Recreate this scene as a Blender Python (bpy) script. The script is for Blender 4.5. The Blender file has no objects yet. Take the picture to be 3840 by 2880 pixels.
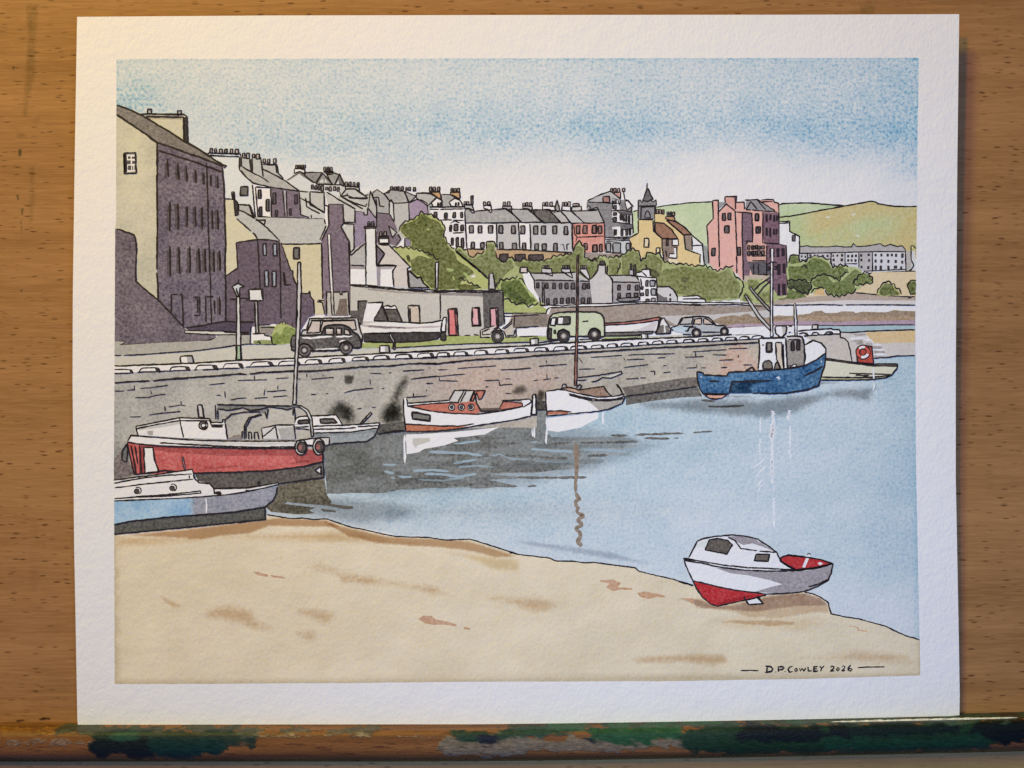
import bpy, math, random
import numpy as np
from mathutils import Matrix, Vector, noise
from mathutils.geometry import delaunay_2d_cdt

random.seed(11)
SC = bpy.context.scene
COL = SC.collection
PX = 0.0768e-3                                   # metres on the sheet per photograph pixel
CX, CY = 1920.0, 1440.0
LENS, SENSOR = 28.0, 36.0
DIST = 3840 * PX * LENS / SENSOR                 # camera to the sheet
# the board of the easel leans back 15 degrees; everything is laid out on it
LEAN = Matrix.Rotation(math.radians(75), 4, 'X')

# ------------------------------------------------------------------ camera, world, lamps, exposure
cam_d = bpy.data.cameras.new('camera')
cam_d.lens, cam_d.sensor_width = LENS, SENSOR
cam_d.clip_start, cam_d.clip_end = 0.01, 50
cam = bpy.data.objects.new('camera', cam_d)
COL.objects.link(cam)
cam.matrix_world = LEAN @ Matrix.Translation((0, 0, DIST))
SC.camera = cam

world = bpy.data.worlds.new('World')
SC.world = world
world.use_nodes = True
bg = world.node_tree.nodes['Background']
bg.inputs[0].default_value = (0.05, 0.17, 1.0, 1)
bg.inputs[1].default_value = 0.36


def area_lamp(name, pos, aim, size, power, color):
    d = bpy.data.lights.new(name, 'AREA')
    d.shape, d.size, d.energy, d.color = 'DISK', size, power, color
    o = bpy.data.objects.new(name, d)
    COL.objects.link(o)
    p, a = Vector(pos), Vector(aim)
    q = (p - a).to_track_quat('Z', 'Y')
    o.matrix_world = LEAN @ (Matrix.Translation(p) @ q.to_matrix().to_4x4())
    return o


area_lamp('warm_desk_lamp', (-0.25, 0.36, 0.40), (-0.05, 0.072, 0), 0.06, 1.85, (1.0, 0.47, 0.02))
area_lamp('room_light', (-0.7, 0.9, 0.6), (0, 0, 0), 0.22, 10.4, (0.89, 0.98, 0.16))
area_lamp('window_light', (0.05, -0.03, 0.25), (0.02, -0.01, 0), 0.14, 0.365, (0.57, 0.74, 1.0))
SC.view_settings.view_transform = 'Standard'
SC.view_settings.look = 'None'
SC.view_settings.exposure = 0.0
SC.view_settings.gamma = 1.0
SC.view_settings.use_curve_mapping = False
SC.cycles.use_denoising = False
SC.cycles.transparent_max_bounces = 24
SC.cycles.max_bounces = 4

# ------------------------------------------------------------------ colour helpers
def lin(c):
    return tuple((v / 12.92 if v <= 0.04045 else ((v + 0.055) / 1.055) ** 2.4) for v in (x / 255.0 for x in c))


WHITE = np.array([[(242, 218, 192), (240, 225, 207), (214, 211, 206)],
                  [(223, 211, 197), (223, 219, 217), (203, 207, 218)],
                  [(193, 193, 195), (207, 210, 221), (180, 184, 205)]], float)
WLIN = np.array([[lin(c) for c in row] for row in WHITE])


def local_white(x, y):                           # how plain paper looks under the lamps at that place of the sheet
    u = min(max((x - 370) / 3150 * 2, 0), 2)
    v = 0 if y < 150 else ((y - 150) / 1200 if y < 1350 else min(1 + (y - 1350) / 1280, 2))
    i, j = min(int(u), 1), min(int(v), 1)
    a, b = u - i, v - j
    return (WLIN[j, i] * (1 - a) * (1 - b) + WLIN[j, i + 1] * a * (1 - b) + WLIN[j + 1, i] * (1 - a) * b + WLIN[j + 1, i + 1] * a * b)


PAPER = 0.82


def pigment(c, x, y):                            # looks -> reflectance of the dried paint
    w = local_white(x, y)
    m = sum(c) / 3.0
    l = lin(tuple((m + (v - m) * 0.93) * 0.94 for v in c))
    return tuple(min(PAPER * 1.04, PAPER * l[k] / w[k]) for k in range(3))


def fbm(x, y, s, seed=0.0, o=4):
    return noise.fractal(Vector((x / s + seed * 17.3, y / s - seed * 9.1, seed)), 0.55, 2.0, o)


# ------------------------------------------------------------------ materials (procedural)
def new_mat(name):
    m = bpy.data.materials.new(name)
    m.use_nodes = True
    nt = m.node_tree
    for n in list(nt.nodes):
        nt.nodes.remove(n)
    return m, nt


def node(nt, t, **kw):
    n = nt.nodes.new(t)
    for k, v in kw.items():
        setattr(n, k, v)
    return n


def mathn(nt, op, a, b=None, clamp=False):
    n = node(nt, 'ShaderNodeMath', operation=op, use_clamp=clamp)
    for i, v in enumerate((a, b)):
        if v is None:
            continue
        if isinstance(v, (int, float)):
            n.inputs[i].default_value = v
        else:
            nt.links.new(v, n.inputs[i])
    return n.outputs[0]


def noise_tex(nt, vec, scale, detail=2.0, rough=0.5):
    n = node(nt, 'ShaderNodeTexNoise')
    n.inputs['Scale'].default_value = scale
    n.inputs['Detail'].default_value = detail
    n.inputs['Roughness'].default_value = rough
    nt.links.new(vec, n.inputs['Vector'])
    return n.outputs[0]


def mapping(nt, vec, scale):
    n = node(nt, 'ShaderNodeMapping')
    n.inputs['Scale'].default_value = scale
    nt.links.new(vec, n.inputs['Vector'])
    return n.outputs[0]


def ramp(nt, fac, stops):
    n = node(nt, 'ShaderNodeValToRGB')
    e = n.color_ramp.elements
    while len(e) < len(stops):
        e.new(0.5)
    for k, (p, c) in enumerate(stops):
        e[k].position = p
        e[k].color = (*c, 1) if len(c) == 3 else c
    nt.links.new(fac, n.inputs[0])
    return n.outputs[0]


def mixc(nt, fac, a, b, mode='MIX'):
    n = node(nt, 'ShaderNodeMix', data_type='RGBA', blend_type=mode)
    for s, v in ((0, fac), (6, a), (7, b)):
        if isinstance(v, (int, float)):
            n.inputs[s].default_value = v
        elif isinstance(v, tuple):
            n.inputs[s].default_value = (*v, 1) if len(v) == 3 else v
        else:
            nt.links.new(v, n.inputs[s])
    return n.outputs[2]


def paper_bump(nt, vec, strength):
    v = mapping(nt, vec, (1.15, 0.8, 1))
    a = noise_tex(nt, v, 900, 3, 0.6)
    b = noise_tex(nt, vec, 260, 2, 0.5)
    h = mathn(nt, 'ADD', a, mathn(nt, 'MULTIPLY', b, 1.3))
    n = node(nt, 'ShaderNodeBump')
    n.inputs['Strength'].default_value = strength
    n.inputs['Distance'].default_value = 0.00023
    nt.links.new(h, n.inputs['Height'])
    return n.outputs[0]


painting = bpy.data.objects.new('watercolour_painting', None)
COL.objects.link(painting)
painting.empty_display_size = 0.05
easel = bpy.data.objects.new('wooden_easel', None)
COL.objects.link(easel)
easel.empty_display_size = 0.05


def sheet_vec(nt, ob):
    n = node(nt, 'ShaderNodeTexCoord')
    n.object = ob
    return n.outputs['Object']


def surface(nt, col, rough, normal=None, spec=0.25):
    b = node(nt, 'ShaderNodeBsdfPrincipled')
    if isinstance(col, tuple):
        b.inputs['Base Color'].default_value = (*col, 1)
    else:
        nt.links.new(col, b.inputs['Base Color'])
    if isinstance(rough, (int, float)):
        b.inputs['Roughness'].default_value = rough
    else:
        nt.links.new(rough, b.inputs['Roughness'])
    b.inputs['Specular IOR Level'].default_value = spec
    if normal is not None:
        nt.links.new(normal, b.inputs['Normal'])
    o = node(nt, 'ShaderNodeOutputMaterial')
    nt.links.new(b.outputs[0], o.inputs[0])


def make_paper():
    m, nt = new_mat('cold_pressed_paper')
    v = sheet_vec(nt, painting)
    f = noise_tex(nt, v, 60, 4, 0.6)
    c = mixc(nt, f, (0.80, 0.80, 0.795), (0.84, 0.84, 0.845))
    surface(nt, c, 0.9, paper_bump(nt, v, 0.55), 0.15)
    return m


def make_wash():
    m, nt = new_mat('watercolour_wash')
    v = sheet_vec(nt, painting)
    at = node(nt, 'ShaderNodeAttribute', attribute_name='wash')
    col, gran = at.outputs['Color'], at.outputs['Alpha']
    g1 = noise_tex(nt, v, 1150, 3, 0.6)
    g2 = noise_tex(nt, v, 170, 3, 0.55)
    g3 = noise_tex(nt, v, 45, 2, 0.5)
    # pigment settles in the hollows of the paper (granulation) and pools in slow blooms
    dots = mathn(nt, 'MULTIPLY', mathn(nt, 'MAXIMUM', mathn(nt, 'SUBTRACT', g1, 0.545), 0.0), mathn(nt, 'MULTIPLY', gran, 5.5))
    s = mathn(nt, 'ADD', mathn(nt, 'ADD', mathn(nt, 'MULTIPLY', mathn(nt, 'SUBTRACT', g1, 0.55), 2.6), dots),
              mathn(nt, 'ADD', mathn(nt, 'MULTIPLY', mathn(nt, 'SUBTRACT', g2, 0.5), 0.8), mathn(nt, 'MULTIPLY', mathn(nt, 'SUBTRACT', g3, 0.5), 0.45)))
    s = mathn(nt, 'MULTIPLY', s, gran)
    gam = node(nt, 'ShaderNodeVectorMath', operation='POWER') if False else None
    up = mathn(nt, 'ADD', 1.0, s)
    up = mathn(nt, 'MAXIMUM', up, 0.25)
    sep = node(nt, 'ShaderNodeSeparateColor')
    nt.links.new(col, sep.inputs[0])
    cmb = node(nt, 'ShaderNodeCombineColor')
    for k in range(3):                            # Beer-Lambert: a thicker film is darker and more saturated
        t = mathn(nt, 'DIVIDE', sep.outputs[k], PAPER)
        t = mathn(nt, 'MINIMUM', t, 0.995)
        p = mathn(nt, 'MULTIPLY', mathn(nt, 'POWER', t, up), PAPER)
        nt.links.new(p, cmb.inputs[k])
    surface(nt, cmb.outputs[0], 0.88, paper_bump(nt, v, 0.5), 0.15)
    return m


def make_glaze():
    m, nt = new_mat('transparent_glaze')
    v = sheet_vec(nt, painting)
    at = node(nt, 'ShaderNodeAttribute', attribute_name='wash')
    a = at.outputs['Alpha']
    n = noise_tex(nt, v, 900, 3, 0.65)
    n2 = noise_tex(nt, v, 160, 3, 0.6)
    k = mathn(nt, 'MULTIPLY', mathn(nt, 'MULTIPLY', a, mathn(nt, 'SUBTRACT', 1.05, a)), 4.0)
    d = mathn(nt, 'ADD', mathn(nt, 'MULTIPLY', mathn(nt, 'SUBTRACT', n, 0.5), 1.1), mathn(nt, 'MULTIPLY', mathn(nt, 'SUBTRACT', n2, 0.5), 0.8))
    a2 = mathn(nt, 'ADD', a, mathn(nt, 'MULTIPLY', k, d), True)
    c = mixc(nt, a2, (1.0, 1.0, 1.0), at.outputs['Color'])
    t = node(nt, 'ShaderNodeBsdfTransparent')
    nt.links.new(c, t.inputs[0])
    o = node(nt, 'ShaderNodeOutputMaterial')
    nt.links.new(t.outputs[0], o.inputs[0])
    return m


def make_ink():
    m, nt = new_mat('black_ink')
    v = sheet_vec(nt, painting)
    n = noise_tex(nt, v, 1100, 2, 0.6)
    c = ramp(nt, n, [(0.3, (0.010, 0.007, 0.009)), (0.75, (0.035, 0.026, 0.028))])
    surface(nt, c, 0.7, paper_bump(nt, v, 0.4), 0.2)
    return m


def make_gouache():
    m, nt = new_mat('white_gouache')
    v = sheet_vec(nt, painting)
    n = noise_tex(nt, v, 700, 2, 0.6)
    c = ramp(nt, n, [(0.3, (0.74, 0.76, 0.80)), (0.6, (0.84, 0.85, 0.86))])
    surface(nt, c, 0.7, paper_bump(nt, v, 0.3), 0.3)
    return m


M_PAPER, M_WASH, M_GLAZE, M_INK, M_WHITE = make_paper(), make_wash(), make_glaze(), make_ink(), make_gouache()

# ------------------------------------------------------------------ drawing kit: every painted area is its own thin film on the sheet
DZ = 0.8e-6
PEN = 0.99                                       # nib width
state = {'z': 20e-6, 'frame': (0.0, 0.0, 1.0), 'el': None, 'lines': []}
FR = dict(A=(400, 360), B=(400, 840), C=(1000, 560), D=(1600, 560), E=(2200, 600), F=(2820, 680), G=(840, 820), H=(1380, 900), I=(1980, 900),
          J=(2560, 1000), K=(400, 1180), L=(1000, 1160), O=(2860, 1160), R=(1000, 1480))
FR = {k: (*v, 3.456) for k, v in FR.items()}
FR.update(M=(400, 1480, 2.304), N=(1440, 1360, 2.304), P=(2500, 1940, 2.304), Q=(2500, 1480, 2.304), S=(1900, 1300, 2.304),
          T=(400, 1900, 2.304), U=(1300, 1900, 1.7015), X=(0, 0, 1.0), V=(0, 0, 2212 / 3840.0))


def frame(k):
    state['frame'] = FR[k]


def pts(s):
    if not isinstance(s, str):
        return [tuple(p) for p in s]
    x0, y0, k = state['frame']
    out = []
    for t in s.split():
        if ':' in t:
            fk, t = t.split(':')
            x0, y0, k = FR[fk]
        a, b = t.split(',')
        out.append((x0 + float(a) / k, y0 + float(b) / k))
    return out


def up():
    state['z'] += DZ
    return state['z']


def to3(p, z):
    return ((p[0] - CX) * PX, (CY - p[1]) * PX, z)


def link(o, parent, mat):
    o.data.materials.append(mat)
    COL.objects.link(o)
    o.parent = parent
    return o


CELL = 16.0
LEVEL = np.zeros((200, 260), np.int32)


def film_level(verts, faces):
    """each film lies one step above the highest film it covers anywhere"""
    p = [((v[0] / PX + CX) / CELL, (CY - v[1] / PX) / CELL) for v in verts]
    cells = set()
    for f in faces:
        xs, ys = [p[i][0] for i in f], [p[i][1] for i in f]
        for j in range(max(0, int(min(ys))), min(199, int(max(ys))) + 1):
            for i in range(max(0, int(min(xs))), min(259, int(max(xs))) + 1):
                cells.add((j, i))
    jj, ii = np.array([c[0] for c in cells]), np.array([c[1] for c in cells])
    k = int(LEVEL[jj, ii].max()) + 1
    LEVEL[jj, ii] = k
    return k


def mesh_obj(name, verts, faces, mat, parent, cols=None):
    if parent is not easel and name != 'paper_sheet' and faces:
        z = 8e-6 + DZ * film_level(verts, faces)
        verts = [(a, b, z) for a, b, c in verts]
    me = bpy.data.meshes.new(name)
    me.from_pydata(verts, [], faces)
    if cols is not None:
        at = me.attributes.new('wash', 'FLOAT_COLOR', 'POINT')
        at.data.foreach_set('color', np.asarray(cols, dtype=np.float32).ravel())
    return link(bpy.data.objects.new(name, me), parent, mat)


def smooth(p, n=4, closed=False):
    if len(p) < 3:
        return p
    q = [p[-1]] + p + [p[0], p[1]] if closed else [p[0]] + p + [p[-1]]
    out = []
    for i in range(1, len(q) - 2):
        a, b, c, d = q[i - 1], q[i], q[i + 1], q[i + 2]
        for k in range(n):
            t = k / n
            out.append(tuple(0.5 * (2 * b[j] + (c[j] - a[j]) * t + (2 * a[j] - 5 * b[j] + 4 * c[j] - d[j]) * t * t + (3 * b[j] - a[j] - 3 * c[j] + d[j]) * t ** 3) for j in (0, 1)))
    if not closed:
        out.append(p[-1])
    return out


def resample(p, step, closed=False):
    q = p + [p[0]] if closed else p
    out = []
    for (ax, ay), (bx, by) in zip(q, q[1:]):
        n = max(1, int(math.hypot(bx - ax, by - ay) / step))
        for k in range(n):
            t = k / n
            out.append((ax + (bx - ax) * t, ay + (by - ay) * t))
    if not closed:
        out.append(q[-1])
    return out


def wobble(p, amp, s=22.0):
    sd = random.random() * 50
    return [(x + amp * noise.noise(Vector((x / s, y / s, sd))), y + amp * noise.noise(Vector((x / s, y / s, sd + 9)))) for x, y in p]


def element(name, label=None):
    flush()
    e = bpy.data.objects.new(name, None)
    e.empty_display_size = 0.005
    COL.objects.link(e)
    e.parent = painting
    if label:
        e['label'] = label
    state['el'] = e
    return e


def ribbon(p, w, verts, faces, z, taper=0.35):
    p = resample(p, max(3.0, w * 0.7))
    if len(p) < 2:
        return
    p = wobble(p, min(1.6, w * 0.22), 13.0)
    n, base, sd = len(p), len(verts), random.random() * 90
    for i, (x, y) in enumerate(p):
        a, b = p[max(i - 1, 0)], p[min(i + 1, n - 1)]
        dx, dy = b[0] - a[0], b[1] - a[1]
        L = math.hypot(dx, dy) or 1
        k = 1 + 0.42 * noise.noise(Vector((x / 23, y / 23, sd))) + 0.2 * noise.noise(Vector((x / 6, y / 6, sd)))
        k *= 1 - taper * (1 - min(1.0, min(i, n - 1 - i) / 2.0))
        h = w * 0.5 * k * PEN
        verts.append(to3((x - dy / L * h, y + dx / L * h), z))
        verts.append(to3((x + dy / L * h, y - dx / L * h), z))
    for i in range(n - 1):
        j = base + 2 * i
        faces.append((j, j + 1, j + 3, j + 2))


def ink(*strokes, w=6.6, s=0):
    """queue pen strokes for the element; each string is one or more polylines split by ';'"""
    for st in strokes:
        for part in (st.split(';') if isinstance(st, str) else [st]):
            p = pts(part)
            if s:
                p = smooth(p, 4)
            state['lines'].append((p, w))


def flush():
    if state['lines'] and state['el'] is not None:
        z, v, fc = up(), [], []
        for p, w in state['lines']:
            ribbon(p, w, v, fc, z)
        mesh_obj('ink_linework', v, fc, M_INK, state['el'])['kind'] = 'stuff'   # pen strokes too fine to pick apart
    state['lines'] = []


def grid_points(poly, step):
    a = np.array(poly)
    x0, y0 = a.min(0)
    x1, y1 = a.max(0)
    gx, gy = np.meshgrid(np.arange(x0 + step / 2, x1, step), np.arange(y0 + step / 2, y1, step))
    q = np.stack([gx.ravel(), gy.ravel()], 1)
    d, ins = dist_inside(q, a)
    return q[ins & (d > step * 0.45)]


def dist_inside(q, a):
    b = np.roll(a, -1, 0)
    d = np.full(len(q), 1e9)
    ins = np.zeros(len(q), bool)
    for (ax, ay), (bx, by) in zip(a, b):
        vx, vy = bx - ax, by - ay
        L = vx * vx + vy * vy + 1e-12
        t = np.clip(((q[:, 0] - ax) * vx + (q[:, 1] - ay) * vy) / L, 0, 1)
        d = np.minimum(d, np.hypot(q[:, 0] - ax - t * vx, q[:, 1] - ay - t * vy))
        if ay != by:
            c = ((ay > q[:, 1]) != (by > q[:, 1])) & (q[:, 0] < (bx - ax) * (q[:, 1] - ay) / (by - ay) + ax)
            ins ^= c
    return d, ins


def triangulate(poly, step):
    g = grid_points(poly, step) if step else []
    n = len(poly)
    vs = [Vector(p) for p in poly] + [Vector(p) for p in g]
    r = delaunay_2d_cdt(vs, [(i, (i + 1) % n) for i in range(n)], [], 1, 1e-4)
    return [tuple(v) for v in r[0]], [tuple(f) for f in r[2]]


def fill(name, s, c, o=0, w=6.6, gran=0.30, sm=0, fn=None, step=26, rough=0.9, keep=False, parent=None):
    """an opaque area of dried paint: c is how it looks (sRGB 0-255) or 'W' for bare paper; fn(x, y) gives a reflectance instead"""
    p = pts(s)
    if sm:
        p = smooth(p, sm, True)
    if o:
        state['lines'].append((p + [p[0]], w))
    q = wobble(resample(p, 11, True), rough, 19)
    z = state['z'] if keep else up()
    par = parent or state['el'] or painting
    if fn is None:
        cx = sum(a for a, b in p) / len(p)
        cy = sum(b for a, b in p) / len(p)
        if c == 'W':
            v, f = triangulate(q, None)
            return mesh_obj(name, [to3(a, z) for a in v], f, M_PAPER, par)
        k = pigment(c, cx, cy)
        v, f = triangulate(q, None)
        return mesh_obj(name, [to3(a, z) for a in v], f, M_WASH, par, [(*k, gran)] * len(v))
    v, f = triangulate(q, step)
    cols = []
    for a in v:
        k = fn(*a)
        cols.append((*k[:3], k[3] if len(k) > 3 else gran))
    return mesh_obj(name, [to3(a, z) for a in v], f, M_WASH, par, cols)


def glaze(name, s, c, a=1.0, soft=0.0, sm=0, rough=1.2, step=None, keep=False, parent=None):
    """a transparent layer that multiplies what lies under it by c (linear); soft: feathered rim in pixels"""
    p = pts(s)
    if sm:
        p = smooth(p, sm, True)
    q = wobble(resample(p, 11, True), rough, 25)
    z = state['z'] if keep else up()
    par = parent or state['el'] or painting
    k = tuple(math.sqrt(x) for x in c)            # light crosses the film twice
    if soft <= 0:
        v, f = triangulate(q, None)
        return mesh_obj(name, [to3(b, z) for b in v], f, M_GLAZE, par, [(*k, a)] * len(v))
    v, f = triangulate(q, step or max(5.0, soft * 0.4))
    d, _ = dist_inside(np.array(v), np.array(q))
    t = np.clip(d / soft, 0, 1)
    t = t * t * (3 - 2 * t) * a
    return mesh_obj(name, [to3(b, z) for b in v], f, M_GLAZE, par, [(*k, x) for x in t])


def windows(s, c, dark=None, w=5.0, name='window', gran=0.1, outline=1):
    """small panes 'x0,y0,x1,y1' (lower ends may lean by a fifth value), all on one film level"""
    x0, y0, k = state['frame']
    up()
    for t in s.split():
        v = [float(q) for q in t.split(',')]
        a, b, cc, d = v[:4]
        e = v[4] if len(v) > 4 else 0
        q = [(x0 + a / k, y0 + b / k), (x0 + cc / k, y0 + b / k), (x0 + (cc + e) / k, y0 + d / k), (x0 + (a + e) / k, y0 + d / k)]
        fill(name, q, c, o=outline, w=w, gran=gran, rough=0.5, keep=True)


def stroke_paint(name, s, w, c=None, mat=None, sm=0, a=None, gran=0.1):
    """a brush line: gouache, wash (c looks) or glaze (a, c linear tint)"""
    z, v, f = up(), [], []
    for part in s.split(';'):
        p = pts(part)
        if sm:
            p = smooth(p, sm)
        ribbon(p, w, v, f, z, 0.6)
    par = state['el'] or painting
    if mat is not None:
        return mesh_obj(name, v, f, mat, par)
    if a is not None:
        k = tuple(math.sqrt(x) for x in c)
        return mesh_obj(name, v, f, M_GLAZE, par, [(*k, a)] * len(v))
    p0 = pts(s.split(';')[0])[0]
    return mesh_obj(name, v, f, M_WASH, par, [(*pigment(c, *p0), gran)] * len(v))


def bushy(s, amp=7.0, step=13.0):
    """turn a coarse closed outline into a leafy scalloped one"""
    p = resample(pts(s), step, True)
    n = len(p)
    out = []
    for i, (x, y) in enumerate(p):
        a, b = p[i - 1], p[(i + 1) % n]
        dx, dy = b[0] - a[0], b[1] - a[1]
        L = math.hypot(dx, dy) or 1
        k = amp * (random.random() - 0.35)
        out.append((x + dy / L * k, y - dx / L * k))
    return out
# ------------------------------------------------------------------ the easel: veneered board, ledge, rail
def make_wood(name, light, mid, dark, fleck, rough, streak):
    m, nt = new_mat(name)
    v = sheet_vec(nt, easel)
    n1 = noise_tex(nt, mapping(nt, v, (7, 110, 60)), 1.0, 4, 0.6)
    n2 = noise_tex(nt, mapping(nt, v, (110, 1500, 700)), 1.0, 3, 0.6)
    n3 = noise_tex(nt, mapping(nt, v, (3, 14, 8)), 1.0, 2, 0.5)
    c = ramp(nt, mathn(nt, 'ADD', mathn(nt, 'MULTIPLY', n1, 0.65), mathn(nt, 'MULTIPLY', n3, 0.35)), [(0.34, dark), (0.5, mid), (0.66, light)])
    c = mixc(nt, mathn(nt, 'MULTIPLY', n2, streak), c, ramp(nt, n2, [(0.38, dark), (0.62, light)]))
    # short dark pore dashes along the grain
    vo = node(nt, 'ShaderNodeTexVoronoi', feature='F1')
    vo.inputs['Scale'].default_value = 1.0
    vo.inputs['Randomness'].default_value = 1.0
    wv = noise_tex(nt, mapping(nt, v, (120, 200, 100)), 1.0, 2, 0.5)
    mp = mapping(nt, v, (235, 1050, 500))
    add = node(nt, 'ShaderNodeVectorMath', operation='ADD')
    nt.links.new(mp, add.inputs[0])
    sc = node(nt, 'ShaderNodeCombineXYZ')
    nt.links.new(mathn(nt, 'MULTIPLY', wv, 1.6), sc.inputs[1])
    nt.links.new(sc.outputs[0], add.inputs[1])
    nt.links.new(add.outputs[0], vo.inputs['Vector'])
    cut = ramp(nt, vo.outputs['Distance'], [(0.12, (1, 1, 1)), (0.32, (0, 0, 0))])
    sel = node(nt, 'ShaderNodeSeparateColor')
    nt.links.new(vo.outputs['Color'], sel.inputs[0])
    pick = mathn(nt, 'MULTIPLY', mathn(nt, 'GREATER_THAN', sel.outputs[0], 0.40), mathn(nt, 'ADD', 0.35, sel.outputs[1]))
    den = ramp(nt, noise_tex(nt, mapping(nt, v, (10, 60, 30)), 1.0, 2, 0.5), [(0.30, (0.35, 0.35, 0.35)), (0.6, (1, 1, 1))])
    fk = mathn(nt, 'MULTIPLY', mathn(nt, 'MULTIPLY', cut, pick), den)
    c = mixc(nt, mathn(nt, 'MINIMUM', fk, 0.95), c, fleck)
    b = node(nt, 'ShaderNodeBump')
    b.inputs['Strength'].default_value = 0.35
    b.inputs['Distance'].default_value = 0.0002
    nt.links.new(mathn(nt, 'SUBTRACT', n2, fk), b.inputs['Height'])
    surface(nt, c, rough, b.outputs[0], 0.18)
    return m


M_WOOD = make_wood('beech_veneer', (0.405, 0.212, 0.082), (0.315, 0.158, 0.056), (0.235, 0.110, 0.034), (0.115, 0.046, 0.010), 0.6, 0.62)
M_RAIL = make_wood('grubby_rail_wood', (0.34, 0.25, 0.105), (0.29, 0.21, 0.088), (0.23, 0.165, 0.07), (0.15, 0.11, 0.05), 0.7, 0.5)

GAP_TOP, GAP_BOT = 0.0065, 0.0020                # the stiff sheet leans a little off the board at its top


def board_z(y):                                  # y metres on the sheet
    t = (y + 0.0985) / 0.205
    return -(GAP_BOT + (GAP_TOP - GAP_BOT) * t)


def plain(name, v, f, mat, parent):
    me = bpy.data.meshes.new(name)
    me.from_pydata(v, [], f)
    return link(bpy.data.objects.new(name, me), parent, mat)


def board():
    x, y0, y1, th = 0.30, -0.20, 0.26, 0.012
    v = []
    for zz in (0, -th):
        v += [(-x, y0, board_z(y0) + zz), (x, y0, board_z(y0) + zz), (x, y1, board_z(y1) + zz), (-x, y1, board_z(y1) + zz)]
    plain('board_panel', v, [(0, 1, 2, 3), (7, 6, 5, 4), (0, 4, 5, 1), (1, 5, 6, 2), (2, 6, 7, 3), (3, 7, 4, 0)], M_WOOD, easel)


board()


# ledge: profile (height, forward) swept along x; its paint crust is a colour of the surface itself
def make_ledge_mat():
    m, nt = new_mat('paint_crusted_ledge')
    v = sheet_vec(nt, easel)
    at = node(nt, 'ShaderNodeAttribute', attribute_name='wash')
    n1 = noise_tex(nt, mapping(nt, v, (14, 240, 200)), 1.0, 4, 0.65)
    n2 = noise_tex(nt, mapping(nt, v, (160, 1300, 900)), 1.0, 3, 0.6)
    wood = ramp(nt, n1, [(0.33, (0.110, 0.042, 0.010)), (0.5, (0.175, 0.072, 0.018)), (0.68, (0.25, 0.112, 0.034))])
    wood = mixc(nt, ramp(nt, n2, [(0.32, (0.9, 0.9, 0.9)), (0.43, (0, 0, 0))]), wood, (0.075, 0.028, 0.010))
    g = noise_tex(nt, mapping(nt, v, (650, 1500, 1200)), 1.0, 4, 0.7)
    a = mathn(nt, 'ADD', at.outputs['Alpha'], mathn(nt, 'MULTIPLY', mathn(nt, 'SUBTRACT', g, 0.5), 0.9))
    a = ramp(nt, a, [(0.42, (0, 0, 0)), (0.60, (1, 1, 1))])
    pc = mixc(nt, 0.75, at.outputs['Color'], ramp(nt, noise_tex(nt, mapping(nt, v, (420, 1300, 900)), 1.0, 4, 0.7), [(0.3, (0.2, 0.2, 0.2)), (0.7, (1.25, 1.25, 1.25))]), 'MULTIPLY')
    c = mixc(nt, a, wood, pc)
    b = node(nt, 'ShaderNodeBump')
    b.inputs['Strength'].default_value = 0.5
    b.inputs['Distance'].default_value = 0.0004
    nt.links.new(mathn(nt, 'ADD', g, a), b.inputs['Height'])
    surface(nt, c, 0.5, b.outputs[0], 0.2)
    return m


M_LEDGE = make_ledge_mat()


def blob(x, y, x0, x1, y0, y1, soft=12):
    r = 0.48 * min(x1 - x0, y1 - y0)
    dx, dy = abs(x - (x0 + x1) / 2) - (x1 - x0) / 2 + r, abs(y - (y0 + y1) / 2) - (y1 - y0) / 2 + r
    d = r - math.hypot(max(dx, 0), max(dy, 0)) - min(max(dx, dy), 0) * 0
    d += 22 * fbm(x, y * 2.0, 95, 3.3 + x0 * 0.01, 4) + 7 * fbm(x, y * 3, 22, 1.3, 2)
    return max(0.0, min(1.0, 0.5 + d / soft))


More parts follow.
